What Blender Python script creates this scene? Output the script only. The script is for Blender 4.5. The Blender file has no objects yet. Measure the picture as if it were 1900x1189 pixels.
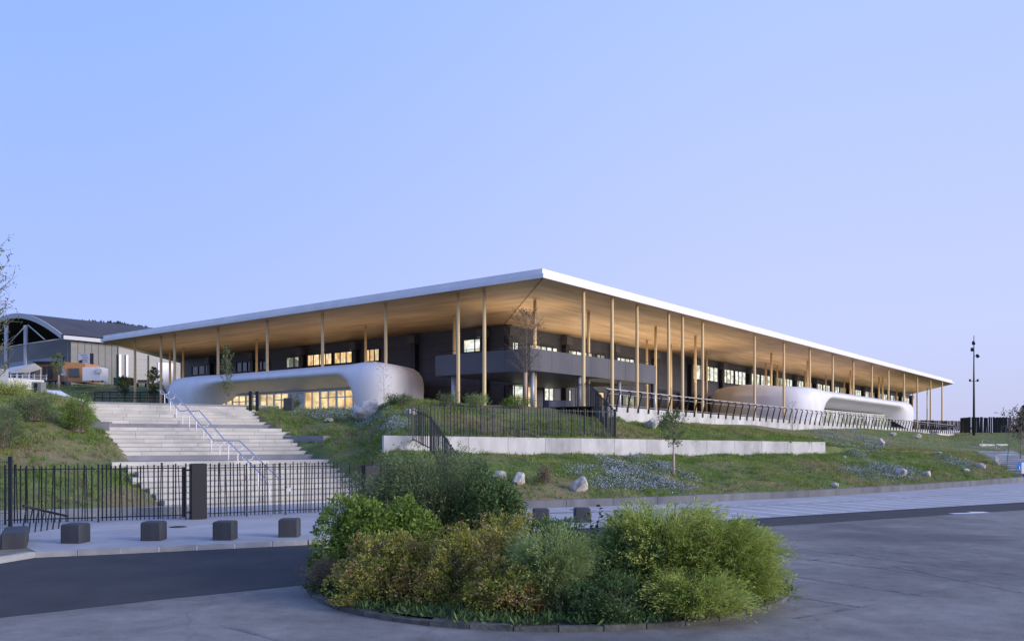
import bpy, math, random
import numpy as np
from mathutils import Vector, Matrix, noise
R = math.radians
rng = np.random.default_rng(7)
random.seed(11)
S = bpy.context.scene
COL = S.collection

# ---------------------------------------------------------------- camera, sky, sun, exposure
CH = 2.7                                   # camera height
cam = bpy.data.cameras.new('camera'); camo = bpy.data.objects.new('camera', cam); COL.objects.link(camo)
cam.sensor_width = 36; cam.lens = 30.165; cam.shift_y = 0.1176; cam.clip_start = 0.1; cam.clip_end = 6000
camo.location = (0, 0, CH); camo.rotation_euler = (R(90), 0, 0)
S.camera = camo
SUN_EL, SUN_AZ = R(14), R(112)             # azimuth clockwise from +Y: low, to the right and a little behind
w = bpy.data.worlds.new('World'); S.world = w; w.use_nodes = True
nt = w.node_tree; nt.nodes.clear()
wo = nt.nodes.new('ShaderNodeOutputWorld'); bg = nt.nodes.new('ShaderNodeBackground'); bg.inputs[1].default_value = 0.13
sky = nt.nodes.new('ShaderNodeTexSky'); sky.sky_type = 'NISHITA'; sky.sun_disc = False
sky.sun_elevation = R(7); sky.sun_rotation = SUN_AZ; sky.air_density = 1.0; sky.dust_density = 1.2; sky.ozone_density = 4.0
tc = nt.nodes.new('ShaderNodeTexCoord'); sx = nt.nodes.new('ShaderNodeSeparateXYZ'); nt.links.new(tc.outputs['Generated'], sx.inputs[0])
def sramp(stops, src):
    r = nt.nodes.new('ShaderNodeValToRGB'); nt.links.new(src, r.inputs[0])
    for i, (p, c) in enumerate(stops):
        e = r.color_ramp.elements[i] if i < 2 else r.color_ramp.elements.new(p)
        e.position = p; e.color = (*c, 1)
    return r.outputs[0]
def smix(f, a_, b_, mode='MIX'):
    m = nt.nodes.new('ShaderNodeMix'); m.data_type = 'RGBA'; m.blend_type = mode
    if isinstance(f, float): m.inputs[0].default_value = f
    else: nt.links.new(f, m.inputs[0])
    nt.links.new(a_, m.inputs[6]); nt.links.new(b_, m.inputs[7]); return m.outputs[2]
# dusk sky: the physical sky blended with the clear blue to lavender gradient of civil twilight, brighter towards the sunset
K = 4.15
left = sramp([(0.0, (.42*K, .47*K, .80*K)), (.12, (.41*K, .50*K, .94*K)), (.45, (.29*K, .46*K, .98*K)), (1, (.16*K, .30*K, .80*K))], sx.outputs['Z'])
right = sramp([(0.0, (.54*K, .55*K, .80*K)), (.12, (.57*K, .62*K, .95*K)), (.45, (.45*K, .58*K, .98*K)), (1, (.16*K, .30*K, .80*K))], sx.outputs['Z'])
ax = nt.nodes.new('ShaderNodeMapRange'); ax.interpolation_type = 'SMOOTHSTEP'; ax.inputs['From Min'].default_value = -.55; ax.inputs['From Max'].default_value = .35; nt.links.new(sx.outputs['X'], ax.inputs[0])
grad = smix(ax.outputs[0], left, right)
dt_ = nt.nodes.new('ShaderNodeVectorMath'); dt_.operation = 'DOT_PRODUCT'; dt_.inputs[1].default_value = (math.sin(SUN_AZ), math.cos(SUN_AZ), .12); nt.links.new(tc.outputs['Generated'], dt_.inputs[0])
glow = sramp([(.62, (0, 0, 0)), (1, (.85*K, .66*K, .60*K))], dt_.outputs['Value'])
grad = smix(1.0, grad, glow, 'ADD')
skc = smix(.88, sky.outputs[0], grad)
nt.links.new(skc, bg.inputs[0]); nt.links.new(bg.outputs[0], wo.inputs[0])
sl = bpy.data.lights.new('sun', 'SUN'); so = bpy.data.objects.new('sun', sl); COL.objects.link(so)
sl.energy = 1.35; sl.angle = R(24); sl.color = (1.0, 0.93, 0.89)
sd = Vector((math.sin(SUN_AZ)*math.cos(SUN_EL), math.cos(SUN_AZ)*math.cos(SUN_EL), math.sin(SUN_EL)))
so.rotation_euler = (-sd).to_track_quat('-Z', 'Y').to_euler()
S.view_settings.view_transform = 'Standard'; S.view_settings.look = 'None'; S.view_settings.exposure = 1.08; S.view_settings.gamma = 1.0

# ---------------------------------------------------------------- coordinates
F = 1592.0; HY = 818.0
def D(px, py, d): return Vector(((px-950)/F*d, d, CH+(HY-py)/F*d))
def G(px, py, z=0.0):
    d = (CH-z)*F/(py-HY); return Vector(((px-950)/F*d, d, z))
A = Vector((.616, .788, 0)); B = Vector((-.788, .616, 0)); RC = Vector((1.83, 50.3, 0)); SOF = CH+9.57
def UV(u, v, z=0): p = RC+A*u+B*v; return Vector((p.x, p.y, z))   # u along the right side, v along the left side
def zt(u): return 4.84-.0079*max(u, 0)
WI = 14.6                                                             # the walls stand this far in from the eaves
dS = Vector((-.56, .83, 0)).normalized(); dP = Vector((.83, .56, 0)).normalized()
AB = Vector((-13.1, 32.5, 0)); SL = 19.5
def ss(x, a, b):
    t = np.clip((x-a)/(b-a), 0, 1); return t*t*(3-2*t)
def wwd(px):
    q = (px-950)/F; t = (42*q+2.12)/(.862-.507*q); return 42+.507*t
TP = np.array([700, 800, 960, 1070, 1150, 1162, 1250, 1400, 1470, 1520, 1600, 1700, 1760, 1800, 1900, 2100])
T_dk = np.array([36.5, 35.3, 33.8, 34.6, 35.5, 35.7, 36.9, 39.2, 40.5, 41.6, 44.3, 47.2, 49.3, 51.2, 56.5, 68])
T_wb = np.array([2.3, 2.2, 2.05, 1.95, 1.9, 1.9, 1.9, 1.87, 1.85, 1.84, 2.0, 1.9, 1.8, 1.7, 1.5, 1.3])
T_wt = np.array([2.35, 2.85, 2.85, 2.82, 2.8, 2.8, 2.75, 2.66, 2.6, 2.5, 2.1, 2.0, 1.85, 1.75, 1.55, 1.35])
T_dt = np.array([52, 52, 53, 54.5, 55.5, 56, 60.6, 72, 79, 85, 96, 115.6, 133, 138, 116, 125])
T_tb = np.array([4.9, 5.0, 4.9, 4.6, 4.3, 3.95, 4.02, 4.06, 3.7, 3.9, 4.15, 3.95, 3.5, 4.1, 3.75, 3.8])
T_tt = np.array([4.72, 4.74, 4.74, 4.72, 4.70, 4.70, 4.64, 4.52, 4.46, 4.4, 4.3, 4.1, 3.95, 4.1, 3.8, 3.8])
def HR(px, d):
    f = lambda T: np.interp(px, TP, T)
    dk = f(T_dk); dw = wwd(np.clip(px, 700, 2100)); dt = f(T_dt); wb = f(T_wb); wt = f(T_wt); tb = f(T_tb); tt = f(T_tt)
    dk = dk+.45; z = np.where(d < dk, -.12, 0)
    def seg(d0, d1, z0, z1, bul=0.0):
        t = np.clip((d-d0)/np.maximum(d1-d0, .01), 0, 1); return z0+(z1-z0)*t+bul*np.sin(np.pi*t)
    z = np.where(d >= dk, seg(dk, dw, .24, wb, .18), z)
    z = np.where(d >= dw+.02, seg(dw+.02, dt, wt, tb, .12), z)
    z = np.where(d >= dt+.05, seg(dt+.05, dt+.3, tb, tt), z)
    return z
def zst(s): return 4.8*np.clip(s/SL, 0, 1)
def HL(X, Y):
    px = 950+F*X/Y; s = (X-AB.x)*dS.x+(Y-AB.y)*dS.y; t = (X-AB.x)*dP.x+(Y-AB.y)*dP.y
    z = zst(s)+.12*np.sin(np.pi*np.clip(s/SL, 0, 1))
    z = np.where(s < 0, -.12, z+.04)
    z = z+.62*ss(-px, -190, -60)*ss(s, 6, 15)*(1-ss(s, 20, 25))
    ins = ss(t, -.3, .6)*(1-ss(t, 8.2, 9.0))
    z = np.where((s > -1) & (s < SL+3), z-.55*ins, z)
    z = np.where(s > SL+.2, np.minimum(z, 4.70+.62*ss(-px, -190, -60)*(1-ss(s, 20, 25))), z)
    z = z+4.9*ss(Y, 86, 106)*ss(-px, -330, -300)
    return z
def H0(X, Y):
    X = np.asarray(X, float); Y = np.asarray(Y, float); Ys = np.maximum(Y, 5)
    px = 950+F*X/Ys
    wr = ss(px, 640, 735)
    z = HL(X, Ys)*(1-wr)+HR(np.clip(px, 700, 2100), Ys)*wr
    z = np.where(Y < 24, -.12, z)
    far = ss(Y, 160, 400)
    return z
def Hn(X, Y):
    z = H0(X, Y); X = np.asarray(X, float); Y = np.asarray(Y, float)
    Yp = np.maximum(Y, 5); pxx = 950+F*X/Yp; z = z+.26*ss(pxx, 540, 650)*(1-ss(pxx, 760, 860))*ss(Y, 41, 50)*(1-ss(Y, 53.5, 55.5))+.45*ss(pxx, 560, 620)*(1-ss(pxx, 640, 720))*ss(Y, 36, 42)*(1-ss(Y, 46, 53))
    b = .06*np.sin(X*1.3+np.sin(Y*.9)*1.5)*np.sin(Y*1.1+np.cos(X*.7))+.035*np.sin(X*3.1+Y*1.7)*np.sin(Y*2.7-X*.8)
    return z+np.where((z > .3) & (Y < 60), b, 0)
def Hf(x, y): return float(Hn(np.array([x]), np.array([y]))[0])
def ray(px, py, d0=30, d1=160):
    d = np.arange(d0, d1, .05); X = (px-950)/F*d; z = CH+(HY-py)/F*d
    h = Hn(X, d); k = np.nonzero(z <= h)[0]
    i = k[0] if len(k) else len(d)-1
    return Vector((X[i], d[i], h[i]))

# ---------------------------------------------------------------- materials
MATS = {}
def mat(name, col, rough=.7, metal=0.0, spec=.5, col2=None, scale=4.0, detail=6, stretch=(1, 1, 1), lo=.35, hi=.65, bump=0.0, bscale=None,
        emit=None, es=0.0, isl=None, trans=0, col3=None, scale3=.5, coord='Object', coat=0):
    if name in MATS: return MATS[name]
    m = bpy.data.materials.new(name); m.use_nodes = True; MATS[name] = m
    n = m.node_tree; P = n.nodes['Principled BSDF']; L = n.links
    P.inputs['Roughness'].default_value = rough; P.inputs['Metallic'].default_value = metal; P.inputs['Specular IOR Level'].default_value = spec
    P.inputs['Base Color'].default_value = (*col, 1)
    if coat: P.inputs['Coat Weight'].default_value = coat
    tcn = n.nodes.new('ShaderNodeTexCoord'); mp = n.nodes.new('ShaderNodeMapping')
    if coord == 'World':
        g = n.nodes.new('ShaderNodeNewGeometry'); L.new(g.outputs['Position'], mp.inputs[0])
    else: L.new(tcn.outputs[coord], mp.inputs[0])
    mp.inputs['Scale'].default_value = stretch
    out = None
    if col2 is not None:
        ns = n.nodes.new('ShaderNodeTexNoise'); ns.inputs['Scale'].default_value = scale; ns.inputs['Detail'].default_value = detail
        L.new(mp.outputs[0], ns.inputs['Vector'])
        r = n.nodes.new('ShaderNodeValToRGB'); L.new(ns.outputs[0], r.inputs[0])
        r.color_ramp.elements[0].position = lo; r.color_ramp.elements[0].color = (*col, 1)
        r.color_ramp.elements[1].position = hi; r.color_ramp.elements[1].color = (*col2, 1)
        out = r.outputs[0]
    if col3 is not None:
        n3 = n.nodes.new('ShaderNodeTexNoise'); n3.inputs['Scale'].default_value = scale3; n3.inputs['Detail'].default_value = 5; n3.inputs['Roughness'].default_value = .6
        L.new(mp.outputs[0], n3.inputs['Vector'])
        r3 = n.nodes.new('ShaderNodeValToRGB'); L.new(n3.outputs[0], r3.inputs[0])
        r3.color_ramp.elements[0].position = .46; r3.color_ramp.elements[0].color = (0, 0, 0, 1)
        r3.color_ramp.elements[1].position = .64; r3.color_ramp.elements[1].color = (1, 1, 1, 1)
        mx = n.nodes.new('ShaderNodeMix'); mx.data_type = 'RGBA'
        L.new(r3.outputs[0], mx.inputs[0])
        if out: L.new(out, mx.inputs[6])
        else: mx.inputs[6].default_value = (*col, 1)
        mx.inputs[7].default_value = (*col3, 1); out = mx.outputs[2]
    if isl is not None:      # per-leaf / per-block value variation
        g = n.nodes.new('ShaderNodeNewGeometry'); h = n.nodes.new('ShaderNodeHueSaturation')
        mr = n.nodes.new('ShaderNodeMapRange'); mr.inputs['To Min'].default_value = 1-isl; mr.inputs['To Max'].default_value = 1+isl
        L.new(g.outputs['Random Per Island'], mr.inputs[0]); L.new(mr.outputs[0], h.inputs['Value'])
        if out: L.new(out, h.inputs['Color'])
        else: h.inputs['Color'].default_value = (*col, 1)
        out = h.outputs[0]
    if out: L.new(out, P.inputs['Base Color'])
    if bump:
        nb = n.nodes.new('ShaderNodeTexNoise'); nb.inputs['Scale'].default_value = bscale or scale*3; nb.inputs['Detail'].default_value = 5
        L.new(mp.outputs[0], nb.inputs['Vector'])
        b = n.nodes.new('ShaderNodeBump'); b.inputs['Strength'].default_value = bump; b.inputs['Distance'].default_value = .05
        L.new(nb.outputs[0], b.inputs['Height']); L.new(b.outputs[0], P.inputs['Normal'])
    if emit is not None:
        P.inputs['Emission Color'].default_value = (*emit, 1); P.inputs['Emission Strength'].default_value = es
    if trans:
        tr = n.nodes.new('ShaderNodeBsdfTranslucent'); ms = n.nodes.new('ShaderNodeMixShader'); ms.inputs[0].default_value = trans
        if out: L.new(out, tr.inputs[0])
        else: tr.inputs[0].default_value = (*col, 1)
        o = n.nodes['Material Output']; L.new(P.outputs[0], ms.inputs[1]); L.new(tr.outputs[0], ms.inputs[2]); L.new(ms.outputs[0], o.inputs[0])
    return m
def lit(name, cols, es, sc=(.8, .8, 1.6)):
    m = bpy.data.materials.new(name); m.use_nodes = True; n = m.node_tree; P = n.nodes['Principled BSDF']; L = n.links
    P.inputs['Base Color'].default_value = (.05, .05, .05, 1); P.inputs['Roughness'].default_value = .08
    g = n.nodes.new('ShaderNodeNewGeometry'); mp = n.nodes.new('ShaderNodeMapping'); mp.inputs['Scale'].default_value = sc; L.new(g.outputs['Position'], mp.inputs[0])
    v = n.nodes.new('ShaderNodeTexVoronoi'); v.distance = 'CHEBYCHEV'; v.inputs['Scale'].default_value = 1; L.new(mp.outputs[0], v.inputs['Vector'])
    s = n.nodes.new('ShaderNodeSeparateXYZ'); L.new(v.outputs['Color'], s.inputs[0])
    r = n.nodes.new('ShaderNodeValToRGB'); L.new(s.outputs[0], r.inputs[0])
    for i, c in enumerate(cols):
        e = r.color_ramp.elements[i] if i < 2 else r.color_ramp.elements.new(.5)
        e.position = i/(len(cols)-1); e.color = (*c, 1)
    w2 = n.nodes.new('ShaderNodeTexNoise'); w2.inputs['Scale'].default_value = 1.4; w2.inputs['Detail'].default_value = 4; L.new(mp.outputs[0], w2.inputs['Vector'])
    mr = n.nodes.new('ShaderNodeMapRange'); mr.inputs['From Min'].default_value = .3; mr.inputs['From Max'].default_value = .7; mr.inputs['To Min'].default_value = es*.45; mr.inputs['To Max'].default_value = es*1.4
    L.new(w2.outputs[0], mr.inputs[0]); L.new(r.outputs[0], P.inputs['Emission Color']); L.new(mr.outputs[0], P.inputs['Emission Strength'])
    MATS[name] = m; return m

M_asph = mat('old_asphalt', (.165, .157, .148), .9, col2=(.26, .245, .228), scale=.55, detail=9, lo=.3, hi=.7, bump=.3, bscale=60, col3=(.105, .102, .104), scale3=.13)
M_newa = mat('new_asphalt', (.026, .027, .032), .85, col2=(.040, .040, .045), scale=.8, bump=.25, bscale=70)
M_pave = mat('pavement_grey', (.36, .355, .375), .9, col2=(.42, .415, .43), scale=.7, bump=.1, bscale=50, col3=(.33, .325, .34), scale3=.3)
M_kerb = mat('kerb_stone', (.42, .42, .42), .85, col2=(.33, .33, .33), scale=3, isl=.1, bump=.1, bscale=20)
M_kdark = mat('dark_kerb', (.10, .105, .12), .85, col2=(.16, .165, .18), scale=1.2, isl=.12, bump=.15, bscale=15, stretch=(1, 1, .25))
M_line = mat('road_paint', (.80, .80, .80), .8, col2=(.68, .68, .70), scale=6)
M_oldline = mat('worn_paint', (.20, .20, .215), .9, col2=(.105, .105, .112), scale=3, lo=.45, hi=.6)
M_conc = mat('pale_concrete', (.44, .43, .425), .8, col2=(.60, .59, .58), scale=1.1, detail=9, lo=.3, hi=.7, bump=.08, bscale=12, isl=.08, col3=(.36, .355, .35), scale3=.8, stretch=(1, 1, .45))
M_step = mat('stair_stone', (.43, .41, .37), .85, col2=(.53, .505, .45), scale=.9, detail=9, isl=.07, bump=.08, bscale=20)
M_dkc = mat('dark_concrete', (.030, .034, .042), .7, col2=(.048, .052, .06), scale=2.5, bump=.15, bscale=18, stretch=(1, 1, .3))
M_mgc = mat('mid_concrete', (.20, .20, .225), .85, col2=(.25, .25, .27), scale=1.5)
M_dirt = mat('bare_soil', (.16, .13, .10), .95, col2=(.24, .21, .17), scale=4, bump=.4, bscale=12)
M_grd = mat('bank_ground', (.085, .12, .032), .95, col2=(.15, .175, .055), scale=1.1, col3=(.22, .18, .095), scale3=.22, bump=.6, bscale=9, coord='World')
M_grass = mat('grass_blade', (.13, .23, .04), .8, spec=.2, col2=(.27, .34, .09), scale=.55, col3=(.36, .31, .14), scale3=.22, isl=.35, coord='World', trans=.25)
M_white = mat('white_metal', (.78, .78, .80), .45, col2=(.70, .70, .725), scale=.8, detail=9)
M_pod = mat('white_shell', (.77, .76, .79), .5, spec=.4, col2=(.69, .68, .705), scale=1.1, detail=9, stretch=(1, 1, .22))
M_wall = mat('charcoal_cladding', (.060, .069, .096), .5, col2=(.074, .083, .112), scale=1.0)
M_par = mat('charcoal_parapet', (.078, .081, .098), .45, col2=(.092, .095, .112), scale=.6)
M_dark = mat('black_metal', (.010, .012, .017), .5, spec=.35)
M_dblue = mat('dark_blue_metal', (.012, .017, .028), .5, spec=.35)
M_frame = mat('window_frame_dark', (.02, .02, .024), .4)
M_wfr = mat('window_frame_white', (.62, .62, .62), .4)
M_glass = mat('dark_glass', (.015, .017, .022), .05, spec=1.0, col2=(.04, .045, .055), scale=.7)
M_steel = mat('grey_steel', (.42, .43, .47), .4, metal=.3)
M_rail = mat('lilac_rail', (.42, .42, .56), .35, metal=.1)
M_colw = mat('timber_column', (.74, .55, .29), .6, col2=(.66, .48, .24), scale=1.2, stretch=(4, 4, .25))
M_bark = mat('young_bark', (.16, .13, .10), .9, col2=(.25, .21, .17), scale=8)
M_wrap = mat('trunk_wrap', (.52, .38, .28), .9, col2=(.42, .30, .22), scale=9)
M_rock = mat('pale_rock', (.42, .38, .34), .9, col2=(.62, .60, .58), scale=2.2, bump=.5, bscale=6, col3=(.30, .26, .21), scale3=1.4)
M_greyleaf = mat('grey_green_leaf', (.12, .19, .10), .8, col2=(.20, .27, .17), scale=1, isl=.4, coord='World', trans=.2)
M_flw = mat('lavender_flower', (.48, .49, .57), .8, isl=.35, trans=.2)
M_flww = mat('white_flower', (.75, .75, .74), .8, isl=.15, trans=.2)
M_steelwall = mat('grey_cladding', (.055, .062, .066), .4, col2=(.085, .092, .096), scale=.25, stretch=(1, 1, 3))
M_whc = mat('white_cladding', (.33, .325, .315), .6, col2=(.29, .285, .275), scale=1.2, stretch=(.1, .1, 3))
M_hroof = mat('hall_roof', (.05, .047, .055), .7, col2=(.065, .06, .07), scale=.4)
M_wood = mat('kiosk_wood', (.50, .25, .10), .6, col2=(.42, .19, .07), scale=1.5, stretch=(6, 6, .3), isl=.15)
M_wood2 = mat('brown_wood', (.22, .14, .09), .7, col2=(.16, .10, .06), scale=1.5, stretch=(5, 5, .3))
L_warm = lit('lit_window_warm', [(.75, .42, .14), (1, .80, .50), (.9, .62, .28)], .50, (1.6, 1.6, .9))
L_cool = lit('lit_window_pale', [(.55, .50, .28), (.85, .95, .9), (1, .92, .74)], .52, (1.1, 1.1, 2.2))
L_dim = lit('lit_window_dim', [(.25, .2, .10), (.5, .55, .4), (.12, .12, .10)], .42, (1.0, 1.0, .8))
L_pod = lit('lit_glazing', [(.9, .55, .18), (1, .80, .42), (1, .72, .36)], .46, (.9, .9, 1.2))

def asphalt_detail(m, crack, amp):
    n = m.node_tree; L = n.links; P = n.nodes['Principled BSDF']; src = P.inputs['Base Color'].links[0].from_socket
    g = n.nodes.new('ShaderNodeNewGeometry')
    f = n.nodes.new('ShaderNodeTexNoise'); f.inputs['Scale'].default_value = 38; f.inputs['Detail'].default_value = 3; L.new(g.outputs['Position'], f.inputs['Vector'])
    f2 = n.nodes.new('ShaderNodeTexNoise'); f2.inputs['Scale'].default_value = 2.2; f2.inputs['Detail'].default_value = 10; f2.inputs['Roughness'].default_value = .75; L.new(g.outputs['Position'], f2.inputs['Vector'])
    ad = n.nodes.new('ShaderNodeMath'); ad.operation = 'ADD'; L.new(f.outputs[0], ad.inputs[0]); L.new(f2.outputs[0], ad.inputs[1])
    mr = n.nodes.new('ShaderNodeMapRange'); mr.inputs['From Min'].default_value = .7; mr.inputs['From Max'].default_value = 1.3; mr.inputs['To Min'].default_value = 1-amp; mr.inputs['To Max'].default_value = 1+amp; L.new(ad.outputs[0], mr.inputs[0])
    # cracks: edges of a distorted cell pattern, only in places
    wn = n.nodes.new('ShaderNodeTexNoise'); wn.inputs['Scale'].default_value = .9; wn.inputs['Detail'].default_value = 4; L.new(g.outputs['Position'], wn.inputs['Vector'])
    vm = n.nodes.new('ShaderNodeVectorMath'); vm.operation = 'MULTIPLY_ADD'; vm.inputs[1].default_value = (1.6, 1.6, 0); L.new(wn.outputs['Color'], vm.inputs[0]); L.new(g.outputs['Position'], vm.inputs[2])
    vo = n.nodes.new('ShaderNodeTexVoronoi'); vo.feature = 'DISTANCE_TO_EDGE'; vo.inputs['Scale'].default_value = .16; L.new(vm.outputs[0], vo.inputs['Vector'])
    cr = n.nodes.new('ShaderNodeMapRange'); cr.inputs['From Min'].default_value = .001; cr.inputs['From Max'].default_value = .006; cr.inputs['To Min'].default_value = 1-crack; cr.inputs['To Max'].default_value = 1; L.new(vo.outputs[0], cr.inputs[0])
    mu = n.nodes.new('ShaderNodeMath'); mu.operation = 'MULTIPLY'; L.new(mr.outputs[0], mu.inputs[0]); L.new(cr.outputs[0], mu.inputs[1])
    h = n.nodes.new('ShaderNodeHueSaturation'); L.new(src, h.inputs['Color']); L.new(mu.outputs[0], h.inputs['Value']); L.new(h.outputs[0], P.inputs['Base Color'])
asphalt_detail(M_asph, .16, .30); asphalt_detail(M_newa, 0.0, .25); asphalt_detail(M_pave, .12, .10)
def soffit_mat(name, d, k=1.0):
    m = mat(name, (.4, .25, .13), .5)
    n = m.node_tree; L = n.links; P = n.nodes['Principled BSDF']
    g = n.nodes.new('ShaderNodeNewGeometry'); mp = n.nodes.new('ShaderNodeMapping'); mp.vector_type = 'TEXTURE'
    mp.inputs['Rotation'].default_value = (0, 0, math.atan2(d.y, d.x)); L.new(g.outputs['Position'], mp.inputs[0])
    bt = n.nodes.new('ShaderNodeTexBrick'); bt.inputs['Scale'].default_value = 1.0; bt.inputs['Brick Width'].default_value = 4.0; bt.inputs['Row Height'].default_value = .16
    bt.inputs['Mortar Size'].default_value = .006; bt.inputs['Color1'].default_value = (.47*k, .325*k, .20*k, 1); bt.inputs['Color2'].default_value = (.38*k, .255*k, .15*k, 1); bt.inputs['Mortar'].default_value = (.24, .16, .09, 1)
    L.new(mp.outputs[0], bt.inputs['Vector'])
    ns = n.nodes.new('ShaderNodeTexNoise'); ns.inputs['Scale'].default_value = .35; ns.inputs['Detail'].default_value = 7
    m2 = n.nodes.new('ShaderNodeMapping'); m2.inputs['Scale'].default_value = (.6, 3.5, 1); L.new(mp.outputs[0], m2.inputs[0]); L.new(m2.outputs[0], ns.inputs['Vector'])
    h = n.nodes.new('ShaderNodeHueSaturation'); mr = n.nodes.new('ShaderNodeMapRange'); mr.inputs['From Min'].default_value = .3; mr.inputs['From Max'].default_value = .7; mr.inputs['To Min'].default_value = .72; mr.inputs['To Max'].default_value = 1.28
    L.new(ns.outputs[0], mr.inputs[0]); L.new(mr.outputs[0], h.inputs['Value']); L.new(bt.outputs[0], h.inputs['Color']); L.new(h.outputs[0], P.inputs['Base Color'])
    return m
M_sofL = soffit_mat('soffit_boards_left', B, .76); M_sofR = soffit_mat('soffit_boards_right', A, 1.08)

# ---------------------------------------------------------------- mesh helpers
BASE = {}
def wloc(o):
    v = Vector((0, 0, 0))
    while o is not None: v += Vector(o.location); o = o.parent
    return v
def thing(name, label, cat, loc=(0, 0, 0), group=None, kind=None):
    o = bpy.data.objects.new(name, None); COL.objects.link(o); o.location = loc; o.empty_display_size = .3
    tag(o, label, cat, group, kind); return o
def tag(o, label=None, cat=None, group=None, kind=None):
    if label: o['label'] = label
    if cat: o['category'] = cat
    if group: o['group'] = group
    if kind: o['kind'] = kind
    return o
class MB:
    def __init__(s): s.v = []; s.f = []
    def add(s, vs, fs):
        b = len(s.v); s.v += [tuple(v) for v in vs]; s.f += [tuple(i+b for i in f) for f in fs]; return s
    def box(s, c, sx, sy, sz, x=Vector((1, 0, 0)), y=None, z=None):
        x = Vector(x).normalized(); z = Vector(z).normalized() if z is not None else Vector((0, 0, 1)); y = Vector(y).normalized() if y is not None else z.cross(x).normalized()
        c = Vector(c); vs = [c+x*(i*sx/2)+y*(j*sy/2)+z*(k*sz/2) for k in (-1, 1) for j in (-1, 1) for i in (-1, 1)]
        return s.add(vs, [(0, 2, 3, 1), (4, 5, 7, 6), (0, 1, 5, 4), (2, 6, 7, 3), (0, 4, 6, 2), (1, 3, 7, 5)])
    def bevbox(s, c, sx, sy, sz, x=Vector((1, 0, 0)), bv=.03):
        x = Vector(x).normalized(); y = Vector((0, 0, 1)).cross(x); c = Vector(c); vs = []
        for (dz, k) in ((-sz/2, 0), (sz/2-bv, 0), (sz/2, bv)):
            for (i, j) in ((-1, -1), (1, -1), (1, 1), (-1, 1)):
                hx, hy = sx/2-k, sy/2-k
                if (i*j) > 0: q = [(i*hx, j*(hy-bv)), (i*(hx-bv), j*hy)]
                else: q = [(i*(hx-bv), j*hy), (i*hx, j*(hy-bv))]
                if (i, j) in ((-1, -1), (1, 1)): pass
                for a_, b_ in q: vs.append(c+x*a_+y*b_+Vector((0, 0, dz)))
        fs = [tuple(range(7, -1, -1)), tuple(range(16, 24))]
        for r in range(2):
            for k in range(8): fs.append((r*8+k, r*8+(k+1) % 8, r*8+8+(k+1) % 8, r*8+8+k))
        return s.add(vs, fs)
    def bar(s, p, q, a, b=None, up=Vector((0, 0, 1))):
        p, q = Vector(p), Vector(q); d = (q-p); l = d.length
        if l < 1e-6: return s
        x = d.normalized(); y = up.cross(x)
        if y.length < 1e-3: y = Vector((1, 0, 0)).cross(x)
        y.normalize(); z = x.cross(y)
        return s.box((p+q)/2, l, a, b or a, x, y, z)
    def tube(s, pts, rad, n=8, cap=True):
        pts = [Vector(p) for p in pts]; m = len(pts)
        rad = rad if hasattr(rad, '__len__') else [rad]*m
        b = len(s.v); pu = None
        for i, p in enumerate(pts):
            t = (pts[min(i+1, m-1)]-pts[max(i-1, 0)]).normalized()
            if pu is None:
                u = t.cross(Vector((0, 0, 1)) if abs(t.z) < .9 else Vector((1, 0, 0))).normalized()
            else: u = (pu-t*pu.dot(t)).normalized()
            pu = u; w_ = t.cross(u)
            for k in range(n):
                a = 2*math.pi*k/n; q = p+(u*math.cos(a)+w_*math.sin(a))*rad[i]; s.v.append(tuple(q))
        for i in range(m-1):
            for k in range(n): s.f.append((b+i*n+k, b+i*n+(k+1) % n, b+(i+1)*n+(k+1) % n, b+(i+1)*n+k))
        if cap: s.f.append(tuple(b+k for k in range(n-1, -1, -1))); s.f.append(tuple(b+(m-1)*n+k for k in range(n)))
        return s
    def prism(s, pts, z0, z1):
        n = len(pts); z0 = z0 if hasattr(z0, '__len__') else [z0]*n; z1 = z1 if hasattr(z1, '__len__') else [z1]*n
        vs = [(p[0], p[1], z0[i]) for i, p in enumerate(pts)]+[(p[0], p[1], z1[i]) for i, p in enumerate(pts)]
        return s.add(vs, [tuple(range(n-1, -1, -1)), tuple(range(n, 2*n))]+[(i, (i+1) % n, n+(i+1) % n, n+i) for i in range(n)])
    def quad(s, a, b, c, d): return s.add([a, b, c, d], [(0, 1, 2, 3)])
    def build(s, name, m, parent=None, smooth=False, fix=True):
        o = npmesh(name, np.array(s.v, float), s.f, m, parent, smooth)
        if fix:
            import bmesh
            bm = bmesh.new(); bm.from_mesh(o.data); bmesh.ops.recalc_face_normals(bm, faces=bm.faces); bm.to_mesh(o.data); bm.free()
        return o
def npmesh(name, v, f, m, parent=None, smooth=False):
    off = wloc(parent) if parent else Vector((0, 0, 0))
    v = np.asarray(v, float)-np.array(off)
    me = bpy.data.meshes.new(name)
    if isinstance(f, np.ndarray):
        k = f.shape[1]; me.vertices.add(len(v)); me.vertices.foreach_set('co', v.astype(np.float32).ravel())
        me.loops.add(f.size); me.loops.foreach_set('vertex_index', f.astype(np.int32).ravel())
        me.polygons.add(len(f)); me.polygons.foreach_set('loop_start', np.arange(0, f.size, k, dtype=np.int32)); me.polygons.foreach_set('loop_total', np.full(len(f), k, np.int32))
        me.update(calc_edges=True)
    else: me.from_pydata([tuple(x) for x in v], [], f)
    me.materials.append(m)
    if smooth: me.polygons.foreach_set('use_smooth', np.ones(len(me.polygons), bool))
    o = bpy.data.objects.new(name, me); COL.objects.link(o)
    if parent: o.parent = parent
    return o
def unit(a): return a/np.maximum(np.linalg.norm(a, axis=-1, keepdims=True), 1e-9)
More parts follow.
